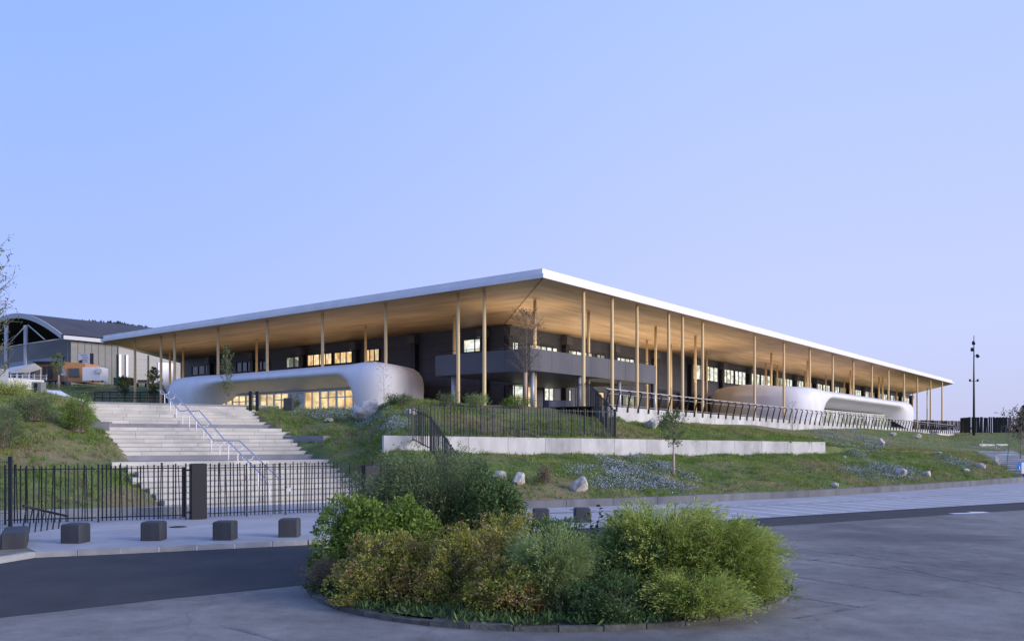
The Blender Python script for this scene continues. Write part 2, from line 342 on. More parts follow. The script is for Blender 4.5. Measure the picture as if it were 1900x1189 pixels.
def leafquads(p, d, n, L, W):
    """diamond leaves: base p, direction d, normal n"""
    d = unit(d); s = unit(np.cross(n, d)); L = np.asarray(L)[:, None]; W = np.asarray(W)[:, None]
    mid = p+d*L*.5
    v = np.stack([p, mid+s*W*.5, p+d*L, mid-s*W*.5], 1).reshape(-1, 3)
    return v, np.arange(len(v)).reshape(-1, 4)
def tris(p, d, sdir, L, W):
    d = unit(d); s = unit(sdir); L = np.asarray(L)[:, None]; W = np.asarray(W)[:, None]
    v = np.stack([p-s*W*.5, p+s*W*.5, p+d*L], 1).reshape(-1, 3)
    return v, np.arange(len(v)).reshape(-1, 3)
def rdir(n, zb=0.0):
    a = rng.normal(size=(n, 3)); a[:, 2] += zb; return unit(a)
def sheet(name, pts, z, m, kind='structure'):
    zz = z if hasattr(z, '__len__') else [z]*len(pts)
    o = MB().add([(p[0], p[1], zz[i]) for i, p in enumerate(pts)], [tuple(range(len(pts)))]).build(name, m)
    if o.data.polygons[0].normal.z < 0: o.data.flip_normals()
    return tag(o, kind=kind)

# ---------------------------------------------------------------- ground
# one sheet out to the horizon, polar grid so that the banks get their detail near the road
def ground():
    ps = np.concatenate([np.linspace(-9000, -600, 16, endpoint=False), np.arange(-600, 2300, 7.0), np.linspace(2300, 11000, 16)])
    f_ = lambda T: np.interp(ps, TP, T)
    pc = np.clip(ps, 700, 2100); dk, dw, dt = f_(T_dk), wwd(pc), f_(T_dt)
    def seg(a_, b_, n): return a_[:, None]+(b_-a_)[:, None]*np.linspace(0, 1, n)[None, :]
    o1 = np.ones(len(ps))
    D_ = np.concatenate([seg(24*o1, dk+.42, 34), seg(dk+.45, dw, 46), seg(dw+.021, dt, 60), seg(dt+.051, dt+.301, 2), seg(dt+.35, dt+28, 40), dt[:, None]+np.geomspace(29, 3500, 30)[None, :]], 1)
    P_ = np.repeat(ps[:, None], D_.shape[1], 1); ds = D_[0]
    X = (P_-950)/F*D_; Z = Hn(X, D_)
    Z = np.where(D_ > 150, np.where(Z > 3, 4.0+(Z-4)*np.clip(1-(D_-150)/200, 0, 1), Z), Z)
    v = np.stack([X, D_, Z], -1).reshape(-1, 3); ny = len(ds)
    i = np.arange(len(ps)-1)[:, None]*ny+np.arange(ny-1)[None, :]
    f = np.stack([i, i+ny, i+ny+1, i+1], -1).reshape(-1, 4)
    o = npmesh('ground', v, f, M_grd, smooth=True); tag(o, kind='structure')
ground()
sheet('parking_lot', [(-300, -200), (400, -200), (400, 56), (60, 56), (36, 45), (20, 33.8), (7.3, 26.9), (-4, 20.5), (-11.4, 20.0), (-12, 18.0), (-300, 16)], 0.0, M_asph)
near = [(-60, -8), (-30, 2.4), (-7.85, 13.1), (-6.0, 14.6), (-3.9, 16.1), (.5, 20.5), (7.3, 26.7), (20, 33.6), (34, 40.5), (60, 52)]
far = [(-60, 6), (-20, 15.5), (-11.3, 18.85), (-11.05, 19.85), (-9.37, 20.5), (-7.78, 21.2), (-5.3, 22.3), (.5, 25.4), (8.1, 29.6), (22.5, 37.7), (36, 45.0), (70, 60)]
sheet('road', near+far[::-1], .005, M_newa)
KERB = [(-.3, 34.2), G(960, 945).to_2d(), G(1220, 935.9).to_2d(), G(1360, 929).to_2d(), G(1500, 922.5).to_2d(), G(1600, 916).to_2d(), G(1700, 909.5).to_2d(), G(1800, 902).to_2d(), G(1900, 894).to_2d(), (50, 68), (80, 88)]
def pz(x): return .11*(1-float(ss(x, -4.5, 2)))+.012
pf = [(-11.05, 19.95), (-9.37, 20.6), (-7.78, 21.3), (-5.3, 22.4), (-2.5, 23.85), (.5, 25.45), (4, 27.4), (8.1, 29.65), (14, 33), (22.5, 37.75), (36, 45.05), (70, 60.05)]
pb = [(-17.5, 27.5), (-15, 31.0), (-12.5, 33.0), (-9, 35.2), (-6.5, 37.0), (-4, 36.2), (-.2, 34.4), (6, 36.5), (14.3, 41.2), (22.2, 47.1), (33.8, 56.6), (80, 88.2)]
mbp = MB()
for i in range(len(pf)-1):
    q = [pf[i], pf[i+1], pb[i+1], pb[i]]; mbp.quad(*[(a, b, pz(a)) for a, b in q])
o = mbp.build('pavement', M_pave, fix=False); tag(o, kind='structure')
# shoulder of soil left of the gate
sheet('soil_verge', [(-11.25, 18.95), (-11.05, 19.9), (-11.6, 21.2), (-13.2, 24.2), (-17.5, 27.5), (-40, 30), (-40, 10), (-20, 15.6)], .112, M_dirt)
# pale kerb stones
mk = MB()
kl = [(-24, 13.9), (-16, 17.2), (-11.3, 18.85), (-11.05, 19.85), (-9.37, 20.5), (-7.78, 21.2), (-5.3, 22.3), (-2.5, 23.75), (.5, 25.35)]
for i in range(len(kl)-1):
    a, b = Vector((*kl[i], 0)), Vector((*kl[i+1], 0)); n_ = max(1, round((b-a).length/1.0))
    for k in range(n_):
        p, q = a.lerp(b, k/n_+.006), a.lerp(b, (k+1)/n_-.006); h = .02+pz((p.x+q.x)/2); off = Vector((-(q-p).y, (q-p).x, 0)).normalized()*.07
        if p.x < -.2: mk.box((p+q)/2+off+Vector((0, 0, h/2-.03)), (q-p).length, .16, h+.06, (q-p))
tag(mk.build('kerb', M_kerb), kind='structure')
# dark low kerb wall along the bank
mk = MB()
for i in range(len(KERB)-1):
    a, b = Vector((*KERB[i], 0)), Vector((*KERB[i+1], 0)); n_ = max(1, round((b-a).length/2.0))
    for k in range(n_):
        p, q = a.lerp(b, k/n_+.0015), a.lerp(b, (k+1)/n_-.0015); off = Vector((-(q-p).y, (q-p).x, 0)).normalized()*.15
        mk.box((p+q)/2+off+Vector((0, 0, .14)), (q-p).length, .3, .38, (q-p))
tag(mk.build('kerb_edging', M_kdark), kind='structure')
# bay lines, pale channel between bays and footway
ne = [Vector((8.1, 29.6, 0)), Vector((22.5, 37.7, 0)), Vector((36, 45.0, 0)), Vector((60, 56, 0))]
def along(pl, s):
    for i in range(len(pl)-1):
        l = (pl[i+1]-pl[i]).length
        if s <= l or i == len(pl)-2: return pl[i]+(pl[i+1]-pl[i])*(s/l)
        s -= l
ml = MB(); s = -6.5
start = Vector((.5, 25.4, 0)); ne = [start]+ne
s = 2.0
while s < 45:
    p = along(ne, s); d = Vector((-.47, .88, 0)); d2 = Vector((.88, .47, 0)); p = p+d*.1
    q = p+d*4.7; ml.quad(*[(v.x, v.y, max(pz(v.x), .012)+.005) for v in (p-d2*.075, p+d2*.075, q+d2*.075, q-d2*.075)]); s += 1.32
tag(ml.build('road_marking', M_line), kind='structure')
mc = MB()
ch = [Vector((-1, 31.0, 0)), Vector((6, 33.6, 0)), Vector((13.0, 37.2, 0)), Vector((17.2, 39.6, 0)), Vector((23.7, 44.4, 0)), Vector((29.8, 50.1, 0)), Vector((45, 62, 0))]
for i in range(len(ch)-1):
    a, b = ch[i], ch[i+1]; n_ = Vector((-(b-a).y, (b-a).x, 0)).normalized()*.16
    mc.quad(*[(v.x, v.y, max(pz(v.x), .012)+.009) for v in (a-n_, b-n_, b+n_, a+n_)])
tag(mc.build('gutter_strip', M_kerb), kind='structure')
ml = MB()
def stripe(a, b, wd, z=.004):
    a, b = Vector((a[0], a[1], 0)), Vector((b[0], b[1], 0)); n_ = Vector((-(b-a).y, (b-a).x, 0)).normalized()*wd/2
    ml.quad(*[(v.x, v.y, z) for v in (a-n_, b-n_, b+n_, a+n_)])
for (x0, y0, x1, y1) in [(1466, 1068, 1716, 1105), (1468, 1105, 1594, 1126), (1474, 1147, 1618, 1122), (1480, 1018, 1900, 1068), (1575, 1012, 1800, 1043), (1500, 1040, 1640, 1022), (415, 1160, 525, 1189), (1660, 1050, 1900, 1100), (1480, 1035, 1700, 1062)]:
    stripe(G(x0, y0), G(x1, y1), .085)
tag(ml.build('worn_marking', M_oldline), kind='structure')
ml = MB(); stripe(G(1765, 953), G(1828, 951), .3, .012); stripe(G(1800, 950.5), G(1832, 950.5), .5, .0125)
tag(ml.build('arrow_marking', M_line), kind='structure')
for (px, py, r_, lab) in ((1068, 946.5, .38, 'dark round manhole cover in the pale pavement left of the parking bays'), (1215, 1100, .0, ''), (330, 985, .25, 'small round drain cover in the pavement behind the bollards')):
    if r_:
        p = G(px, py); t = thing('manhole_cover', lab, 'manhole cover', (p.x, p.y, pz(p.x))); MB().tube([(p.x, p.y, pz(p.x)-.03), (p.x, p.y, pz(p.x)+.012)], r_, 24).build('lid', M_dkc, t); mb = MB()
        for k in range(-2, 3): mb.box(Vector((p.x, p.y+k*r_*.3, pz(p.x)+.015)), r_*1.3, .03, .008)
        mb.build('ribs', M_dark, t)
# puddle-dark stain patches belong to the asphalt material; terrace paving behind the railing
def terr(poly, name):
    mb = MB(); mb.add([UV(u, v, zt(u)) for u, v in poly], [tuple(range(len(poly)))]); o = mb.build(name, M_mgc, fix=False)
    if o.data.polygons[0].normal.z < 0: o.data.flip_normals()
    tag(o, kind='structure')
terr([(3, -1.15), (132, -1.15), (132, 16), (16, 16), (16, 50), (1, 50), (1, 4), (3, 2)], 'terrace')

# ---------------------------------------------------------------- main building
bld = thing('sports_hall', 'long charcoal hall under a huge white edged timber canopy on slender wooden columns', 'building', UV(WI, WI, 4.7))
TRr = Vector((74.0, 143.7, 0)); TLl = Vector((-39.7, 82.8, 0))
def end_dir(p, d, L): return p+Vector(d).normalized()*L
RB = end_dir(TRr, (.187, .98, 0), 62); LB = end_dir(TLl, (-.05, 1, 0), 70)
plan = [RC, TRr, RB, LB, TLl]
wl_end = UV(WI, WI+48.5); wr_end = UV(WI+134, WI)
Wc = UV(WI, WI)
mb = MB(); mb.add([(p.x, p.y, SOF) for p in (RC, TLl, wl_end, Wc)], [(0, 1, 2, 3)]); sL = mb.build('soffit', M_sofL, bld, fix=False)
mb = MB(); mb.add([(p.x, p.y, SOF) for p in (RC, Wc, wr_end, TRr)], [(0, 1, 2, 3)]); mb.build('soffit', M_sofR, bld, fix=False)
MB().bar(RC+Vector((0, 0, SOF-.012)), Wc+Vector((0, 0, SOF-.012)), .07, .02).build('fold_trim', mat('dark_timber_trim', (.12, .075, .04), .6), bld)
def inset(pl, k):
    c = sum(pl, Vector((0, 0, 0)))/len(pl); out = []
    n = len(pl)
    for i in range(n):
        p0, p1, p2 = pl[i-1], pl[i], pl[(i+1) % n]; d1 = (p1-p0).normalized(); d2 = (p2-p1).normalized()
        n1 = Vector((-d1.y, d1.x, 0)); n2 = Vector((-d2.y, d2.x, 0)); bis = (n1+n2).normalized(); out.append(p1+bis*(k/max(.3, bis.dot(n1))))
    return out
up = inset(plan, .22)
if (up[0]-LB).length > (RC-LB).length: up = inset(plan, -.22)
mb = MB(); mb.prism(plan, SOF+.004, SOF+.27); mb.prism(up, SOF+.273, SOF+.60); mb.build('roof', M_white, bld)
# walls as hollow blocks
BT = SOF-.03
mb = MB()
mb.bar(Wc+Vector((0, 0, 0)), wl_end, .3, .3) if False else None
def wallstrip(mb, p, q, z0, z1, th, inn):
    mb.box((p+q)/2+inn*(th/2)+Vector((0, 0, (z0+z1)/2)), (q-p).length, th, z1-z0, (q-p))
def wL(px):  # t along B at left wall plane
    q = (px-950)/F; return -(.45+70.9*q)/(.788+.616*q)
def wR(px):
    q = (px-950)/F; return (70.9*q+.45)/(.616-.788*q)
WLp = lambda t, off=0: Wc+B*t-A*off
WRp = lambda t, off=0: Wc+A*t-B*off
def zat(p, py): return CH+(HY-py)*p.y/F
# left wall with holes is made of panels between windows; windows are framed boxes set in front of a recessed dark wall
mb = MB(); mb.prism([Wc+A*.0, wl_end, wl_end+A*18, wr_end+B*18, wr_end, Wc], 3.9, BT); mb.build('wall', M_wall, bld)
# cladding joints as slim proud trim
mb = MB()
for k in range(1, 6): mb.box(WLp(24.3, .011)+Vector((0, 0, 4.9+k*1.25)), 48.3, .02, .03, B)
for k in range(1, 6): mb.box(WRp(67, .011)+Vector((0, 0, 4.9+k*1.25)), 133, .02, .03, A)
mb.build('cladding_joints', M_frame, bld)
def pil(base, dirn, outn, z0=4.0, w_=.55, dp=.5):
    m_ = MB(); m_.box(base+outn*(dp/2)+Vector((0, 0, (z0+BT-.9)/2)), w_, dp, BT-.9-z0, dirn); p = m_.build('pilaster', M_frame, bld)
    m_ = MB(); m_.box(base+outn*(dp/2+.12)+Vector((0, 0, BT-.55)), w_+.35, dp+.25, .66, dirn); m_.build('pilaster_head', M_par, p)
for t in (1.9, 10.0, 17.8, 25.8, 34.0, 42): pil(WLp(t), B, -A)
for k in range(17): pil(WRp(.3+8.33*k if k else .35), A, -B)
def window(base, dirn, outn, wdt, z0, z1, m, mull=2, trans=(), name='window', fm=M_frame, parent=bld, fw=.07):
    mb = MB(); zc = (z0+z1)/2; h = z1-z0; o_ = outn*.05
    mb.box(base+o_+Vector((0, 0, z1-fw/2)), wdt, .16, fw, dirn); mb.box(base+o_+Vector((0, 0, z0+fw/2)), wdt, .16, fw, dirn)
    for k in range(mull+2):
        x = -wdt/2+fw/2+(wdt-fw)*k/(mull+1); mb.box(base+o_+dirn*x+Vector((0, 0, zc)), fw, .15, h-2*fw-.004, dirn)
    for tz in trans: mb.box(base+o_+Vector((0, 0, z0+h*tz)), wdt-.2, .13, fw*.8, dirn)
    f = mb.build(name, fm, parent)
    mb = MB(); mb.box(base+outn*.025+Vector((0, 0, zc)), wdt-fw, .03, h-fw, dirn); mb.build('pane', m, f)
def winL(x0, x1, y0, y1, m, mull):
    t0, t1 = wL(x1), wL(x0); t = (t0+t1)/2; p = WLp(t); window(p, B, -A, abs(t1-t0), zat(p, y1), zat(p, y0), m, mull)
for a in [(361, 398, 678, 695, M_glass, 2), (444, 475, 671, 690, M_glass, 2), (480, 505, 666, 687, M_glass, 1), (537, 566, 662, 682, L_dim, 1), (576, 622, 656.5, 678, L_warm, 3), (626, 671, 652, 674, L_warm, 3), (683, 710, 647.5, 671, L_warm, 2), (866, 909, 628.5, 653.5, L_cool, 1)]: winL(*a)
def winR(x0, x1, z0, z1, m, mull, tr=()):
    t0, t1 = wR(x0), wR(x1); p = WRp((t0+t1)/2); window(p, A, -B, abs(t1-t0), z0, z1, m, mull, tr)
# upper band behind the balcony
for (x0, x1, m, mu) in [(944, 966, L_cool, 2), (986, 1038, L_cool, 4), (1052, 1102, L_cool, 4), (1109, 1126, L_dim, 1), (1136, 1180, L_cool, 4)]:
    winR(x0, x1, 8.8, 11.0, m, mu)
mseq = [L_cool, L_cool, L_cool, L_dim, L_warm, L_dim]
for k in range(4, 16):
    t0 = .3+8.33*k
    for j, (a_, b_) in enumerate(((.75, 3.9), (4.2, 7.6))):
        m = L_cool if (k*2+j) in (8, 9, 10, 11, 12, 13, 16, 18, 20) else (L_dim if (k+j) % 2 else L_cool)
        p = WRp(t0+(a_+b_)/2); window(p, A, -B, b_-a_, 9.75, 11.5, m, 2)
# ground floor openings under the balcony
for (x0, x1, z0, z1, m, mu) in [(941, 975, 5.0, 7.4, L_cool, 1), (982, 999, 4.9, 7.4, L_warm, 0), (1013, 1031, 4.9, 7.4, L_cool, 1), (1047, 1063, 4.9, 7.4, L_cool, 0), (1085, 1100, 4.9, 7.4, L_dim, 1), (1112, 1124, 4.9, 7.4, L_warm, 0), (1158, 1180, 4.9, 7.4, L_dim, 1)]:
    winR(x0, x1, z0, z1, m, mu, (.55,))
# roller door
t0, t1 = wR(1222), wR(1262); p = WRp((t0+t1)/2)
mb = MB()
for k in range(12): mb.box(p-B*.04+Vector((0, 0, 4.95+k*.25)), t1-t0-.4, .06, .235, A)
dd = mb.build('shutter_door', M_par, bld)
mb = MB(); mb.box(p-B*.1+Vector((0, 0, 8.1)), t1-t0, .3, .3, A); mb.box(WRp(t0+.1, .1)+Vector((0, 0, 6.4)), .2, .3, 3.1, A); mb.box(WRp(t1-.1, .1)+Vector((0, 0, 6.4)), .2, .3, 3.1, A); mb.build('door_frame', M_frame, dd)
# columns, placed from their tops under the soffit
cols = [(850, 544.6), (898.6, 537.8), (843, 585), (992.5, 555.3), (1082.7, 539.2), (1135.7, 552.6), (1092, 577.7), (1182, 565.6), (1216.4, 605.4), (1200.3, 630.7), (1240.6, 580), (1245, 639.3),
        (715.7, 564.3), (678.5, 604.5), (598.5, 580.2), (496, 595), (476.3, 628.6), (404.7, 608), (324, 619.4), (298.9, 623.2), (339.8, 646), (315.3, 649.2), (250.6, 630), (274.9, 658.5),
        (1266.3, 585.8), (1290.2, 622.3), (1303.6, 596.3), (1311.3, 652.4), (1400, 620.5), (1420.8, 674.2), (1431, 654), (1442.3, 678.4), (1454.3, 634.5), (1494, 688.8), (1498.2, 669.3), (1502.3, 646.8),
        (1532.3, 696.4), (1545, 657.9), (1566.4, 702.7), (1577.8, 687), (1583.2, 667.7), (1617.6, 676.2), (1630.8, 699), (1637.5, 700), (1648.5, 684), (1663.4, 721.7), (1677.3, 691), (1678.5, 710), (1693.7, 727.4),
        (1701.9, 697.7), (1720.5, 720), (1726.5, 703.7), (1748, 707.5)]
for (px, py) in cols:
    d = 9.57*F/(HY-py); x = (px-950)/F*d; mb = MB()
    r_ = Vector((x, d, 0))-RC; u_, v_ = r_.dot(A), r_.dot(B); zb0 = 7.3 if (u_ < 8 and 15 < v_ < 41) or (v_ < 8 and 45.5 < u_ < 86) else 4.0
    mb.tube([(x, d, zb0), (x, d, zb0+.4), (x, d, 9), (x, d, SOF-.05)], [.125, .125, .118, .105], 12); c = mb.build('column', M_colw, bld, smooth=False)
    c.data.polygons.foreach_set('use_smooth', [len(p.vertices) == 4 for p in c.data.polygons])
# balcony wrapping round the corner
Bc = UV(3.7, 3.7); z0b, z1b = CH+4.58, CH+6.02
e1 = Bc+B*8.3; e2 = Bc+A*16.7
mb = MB()
wallstrip(mb, Bc, e2, z0b, z1b, .15, B); wallstrip(mb, Bc+B*.0, e1, z0b, z1b, .15, A)
mb2 = MB(); mb2.prism([Bc+A*.16+B*.16, e2+B*.16, e2+B*10.85, Wc-B*.0-A*.06, e1+A*10.8, e1+A*.16], z0b+.02, z0b+.32)
bal = mb2.build('balcony_slab', M_wall, bld)
mb.box(e2+B*5.4+A*.076+Vector((0, 0, (z0b+z1b)/2)), .15, 10.7, z1b-z0b, A); mb.box(e1+A*5.4+B*.076+Vector((0, 0, (z0b+z1b)/2)), 10.7, .15, z1b-z0b, A)
mb.build('parapet', M_par, bal)
mb = MB()
for (p, q, inn) in ((Bc, e2, B), (Bc, e1, A)):
    L_ = (q-p).length; dd_ = (q-p).normalized(); zz = Vector((0, 0, z1b+.28))
    mb.tube([p+inn*.3+zz+dd_*.1, q+inn*.3+zz], .02, 6)
    for k in range(int(L_/1.4)+1): mb.bar(p+inn*.3+dd_*(.15+k*1.4)+Vector((0, 0, z1b-.4)), p+inn*.3+dd_*(.15+k*1.4)+zz, .035)
mb.build('balcony_rail', M_dark, bal)
for k in range(1, 7): MB().box(Bc+A*(k*2.4)-B*.003+Vector((0, 0, (z0b+z1b)/2)), .02, .012, 1.4, A).build('parapet_seam', M_wall, bal)
for k in range(1, 4): MB().box(Bc+B*(k*2.1)-A*.003+Vector((0, 0, (z0b+z1b)/2)), .02, .012, 1.4, B).build('parapet_seam', M_wall, bal)
for px, inn in ((988, 0), (1075, 0), (1149, 0), (1214.5, 0)):
    q = (px-950)/F; s0 = Bc+(A+B)*.45; t = (q*s0.y-s0.x)/(A.x-q*A.y); p = s0+A*t
    MB().tube([(p.x, p.y, 4.4), (p.x, p.y, z0b+.05)], .14, 12).build('balcony_post', M_steel, bld, True)
s0 = Bc+(A+B)*.45; q = (841-950)/F; t = (q*s0.y-s0.x)/(B.x-q*B.y); p = s0+B*t
MB().tube([(p.x, p.y, 4.4), (p.x, p.y, z0b+.05)], .14, 12).build('balcony_post', M_steel, bld, True)

# ---- white rounded entrance pods
def catmull(pts, n=10):
    out = []
    P_ = [pts[0]*2-pts[1]]+pts+[pts[-1]*2-pts[-2]]
    for i in range(1, len(P_)-2):
        for k in range(n):
            t = k/n; a, b, c, d = P_[i-1], P_[i], P_[i+1], P_[i+2]
            out.append(.5*((2*b)+(c-a)*t+(2*a-5*b+4*c-d)*t*t+(3*b-a-3*c+d)*t*t*t))
    out.append(pts[-1]); return out
FULL = [(3.2, 3.42), (2.0, 3.42), (1.2, 3.39), (.70, 3.27), (.36, 3.03), (.12, 2.66), (.02, 2.2), (0, 1.7), (.03, 1.2), (.08, .7), (.16, .3), (.26, -.3)]
RECS = [(3.2, 3.42), (2.2, 3.40), (1.4, 3.34), (.8, 3.2), (.35, 3.0), (.08, 2.78), (.10, 2.58), (.35, 2.46), (.8, 2.32), (1.3, 2.12), (1.8, 1.86), (2.5, 1.58)]
def pod(path, wfun, zb, name='entrance_pod'):
    pts = catmull(path, 12); n = len(pts); mb = MB(); m = len(FULL)
    cen = sum(pts, Vector((0, 0, 0)))/n; acc = 0
    nn = []
    for i, p in enumerate(pts):
        t = (pts[min(i+1, n-1)]-pts[max(i-1, 0)]).normalized(); nr = Vector((-t.y, t.x, 0))
        if nr.dot(cen-p) < 0: nr = -nr
        nn.append(nr); w_ = wfun(p)
        for k in range(m):
            a, b = FULL[k], RECS[k]; o_ = a[0]+(b[0]-a[0])*w_; z = a[1]+(b[1]-a[1])*w_
            q = p+nr*o_; mb.v.append((q.x, q.y, zb(p)+z))
    for i in range(n-1):
        for k in range(m-1): mb.f.append((i*m+k, (i+1)*m+k, (i+1)*m+k+1, i*m+k+1))
    mb.f.append(tuple(i*m for i in range(n)))
    o = mb.build(name, M_pod, bld, smooth=True)
    return o
# left pod, path runs from the wall by its right end round the front to the wall at its left end
lp = [UV(15.0, 24.6), UV(11, 20.6), UV(8, 17.5), UV(5.8, 15.3), UV(3, 14.0), UV(.4, 13.4), UV(-1.0, 14.6), UV(-1.25, 18), UV(-1.25, 24), UV(-1.25, 30), UV(-1.2, 35), UV(-.9, 38.6), UV(-.1, 40.4), UV(1.6, 41.6), UV(4.5, 42), UV(15, 42.2)]
def wfl(p):
    v = (p-RC).dot(B); u = (p-RC).dot(A)
    if u > 1.5: return 0
    return float(ss(v, 14.9, 17.2)*(1-ss(v, 31, 36.5)))
podl = pod(lp, wfl, lambda p: 4.80)
rp = [UV(55.5, 15), UV(49, 12.4), UV(44.2, 9.6), UV(41.5, 5.6), UV(42.0, 1.7), UV(43.6, -.4), UV(46, -.95), UV(52, -1.0), UV(64, -1.0), UV(76, -1.0), UV(83.5, -.9), UV(86.2, 0), UV(87.2, 2.5), UV(87.3, 8), UV(87.3, 15)]
def wfr(p):
    u = (p-RC).dot(A); v = (p-RC).dot(B)
    if v > 1.5: return 0
    return float(ss(u, 46.5, 50.5)*(1-ss(u, 76.5, 82)))
podr = pod(rp, wfr, lambda p: zt((p-RC).dot(A))+.22+.005*max(0, (p-RC).dot(A)-43)+.30*float(ss((p-RC).dot(B), 0, 6)*(1-ss((p-RC).dot(A), 50, 60))))
# pod glazing: white framed bays, lit from inside
def glazing(p0, dirn, outn, L_, z0, z1, par, nb, litm):
    wd = L_/nb
    for k in range(nb):
        base = p0+dirn*(wd*(k+.5)); door = k % 5 == 2
        window(base, dirn, outn, wd-.01, z0, z1, litm if k % 6 != 4 else M_wfr, 1 if not door else 1, (.68,) if door else (.68,) if k % 3 else (), 'glazed_door' if door else 'glazed_bay', M_wfr, par, .09)
glazing(UV(.95, 15.6), B, -A, 20.4, 4.75, 6.45, podl, 11, L_pod)
glazing(UV(47.5, 1.2), A, -B, 33, 4.25, 6.1, podr, 15, L_dim)

# added warm fill lamps without fittings under the canopy, giving the soffit glow
def fill_lamp(p, d, L_, W_, e, sp=150):
    l = bpy.data.lights.new('canopy_fill_lamp', 'AREA'); l.shape = 'RECTANGLE'; l.size = L_; l.size_y = W_; l.energy = e; l.color = (1, .80, .56); l.spread = R(sp)
    o = bpy.data.objects.new('canopy_fill_lamp', l); COL.objects.link(o); o.location = p; o.rotation_euler = (math.pi, 0, -math.atan2(d.y, d.x))
    # the lamp looks straight up along the wall
    x = Vector((d.x, d.y, 0)).normalized(); z = Vector((0, 0, -1)); y = z.cross(x); o.rotation_euler = Matrix((x, y, z)).transposed().to_euler()
q = WRp(13, 2.6); fill_lamp((q.x, q.y, 8.9), A, 27, 1.2, 120)
q = WRp(13, 6.5); fill_lamp((q.x, q.y, 8.0), A, 29, 6, 420)
q = WRp(80, 6.5); fill_lamp((q.x, q.y, 8.6), A, 96, 6, 720)
q = UV(7.5, 7.5); fill_lamp((q.x, q.y, 8.95), A, 6, 6, 110)
q = UV(30, 4.5); fill_lamp((q.x, q.y, 7.2), A, 34, 4, 100)
q = WLp(21, 8.0); fill_lamp((q.x, q.y, 8.45), B, 44, 6, 250)

# ---------------------------------------------------------------- terrace retaining wall and railing
tw = thing('retaining_wall', 'long pale concrete wall holding up the terrace below the slanted post railing', 'wall', UV(4.3, -1.2, 4))
mb = MB(); us = np.arange(4.3, 122, 3.0)
for i in range(len(us)-1):
    a, b = UV(us[i]+.008, -1.35), UV(us[i+1]-.008, -1.35)
    n_ = B*.3; za, zb_ = zt(us[i])+.06, zt(us[i+1])+.06
    mb.prism([a, b, b+n_, a+n_], [2.4]*4, [za, zb_, zb_, za])
mb.build('wall_panels', M_conc, tw)
rl = thing('railing', 'long terrace railing with black slanted posts and pale handrail above the concrete wall', 'railing', UV(4.3, -1.2, 4.8))
hr = []; w1 = []; w2 = []
for i, u in enumerate(np.arange(4.6, 121, 1.37)):
    z = zt(u)+.06; b_ = UV(u, -1.38, 0); o_ = -B
    pts = [b_+Vector((0, 0, z-.22))+o_*.02, b_+Vector((0, 0, z+.05))+o_*.04, b_+Vector((0, 0, z+.55))+o_*.16, b_+Vector((0, 0, z+.9))+o_*.27, b_+Vector((0, 0, z+1.0))+o_*.22, b_+Vector((0, 0, z+1.04))+o_*.05]
    mb = MB(); mb.tube(pts, [.055, .055, .05, .045, .045, .04], 6); mb.box(pts[0]-o_*.0, .14, .05, .16, A); mb.build('post', M_dark, rl)
    hr.append(b_+Vector((0, 0, z+1.07))+o_*.05); w1.append(b_+Vector((0, 0, z+.78))+o_*.2); w2.append(b_+Vector((0, 0, z+.1))+o_*.02)
MB().tube(hr, .04, 6).build('handrail', mat('pale_handrail', (.5, .44, .42), .5), rl)
MB().tube(w1, .018, 5).tube(w2, .018, 5).build('cable', M_steel, rl)

# ---------------------------------------------------------------- white wall on the bank
P0 = Vector((-2.12, 42, 0)); dW = Vector((.862, .507, 0)).normalized()
ww = thing('retaining_wall', 'pale smooth concrete wall halfway up the grass bank under the bar fence', 'wall', P0)
mb = MB(); t = -4.43; pw = 2.23; edges = [-4.43]+[k*pw for k in range(-0, 12)]+[25.2]
edges = [-4.43, -2.2]+[k*pw for k in range(0, 12)]+[25.8]
for i in range(len(edges)-1):
    ta, tb_ = edges[i]+.01, edges[i+1]-.01; a, b = P0+dW*ta, P0+dW*tb_; n_ = Vector((-dW.y, dW.x, 0))*.22
    zf = lambda t: 2.96-.32*(t+4.43)/29.6
    mb.prism([a, b, b+n_, a+n_], [1.2]*4, [zf(ta), zf(tb_), zf(tb_), zf(ta)])
mb.build('wall_panels', M_conc, ww)

# ---------------------------------------------------------------- bar fences
def bar_fence(name, label, cat, pts, h, gap=.13, post=2.4, tilt=.05, m=M_dark, group=None, z=None, pr=.05, rails=(.08, .93), th=.032, follow=True):
    pts = [Vector(p) for p in pts]; root = thing(name, label, cat, pts[0], group)
    for i in range(len(pts)-1):
        a, b = pts[i], pts[i+1]; L_ = (Vector((b.x-a.x, b.y-a.y, 0))).length; d = (b-a)/L_
        nb = max(1, round(L_/post)); pl = L_/nb
        for k in range(nb+1):
            if k == nb and i < len(pts)-2: continue
            p = a+d*(pl*k); MB().box(p+Vector((0, 0, h/2)), pr, pr, h+.04, Vector((d.x, d.y, 0))).build('post', m, root)
        for k in range(nb):
            mb = MB(); s0 = pl*k+pr; s1 = pl*(k+1)-pr
            for r_ in rails: mb.bar(a+d*s0+Vector((0, 0, h*r_)), a+d*s1+Vector((0, 0, h*r_)), .03, .035)
            x = s0+gap*.6
            while x < s1-.04:
                tl = random.uniform(-tilt, tilt) if random.random() < .55 else 0; off = random.uniform(-.02, .02)
                p = a+d*(x+off); q = a+d*(x+off+tl)
                mb.bar(p+Vector((0, 0, .04)), q+Vector((0, 0, h*random.uniform(.97, 1.03))), th); x += gap*random.choice((.7, 1, 1, 1.25))
            mb.build('bar_panel', m, root)
    return root
zg = .125
bar_fence('sliding_gate', 'black sliding gate of crooked bars in front of the low wall, left of the pillar', 'gate', [Vector((-15.6, 26.4, zg)), Vector((-10.72, 28.2, zg))], 1.82, .125, 2.6, .06)
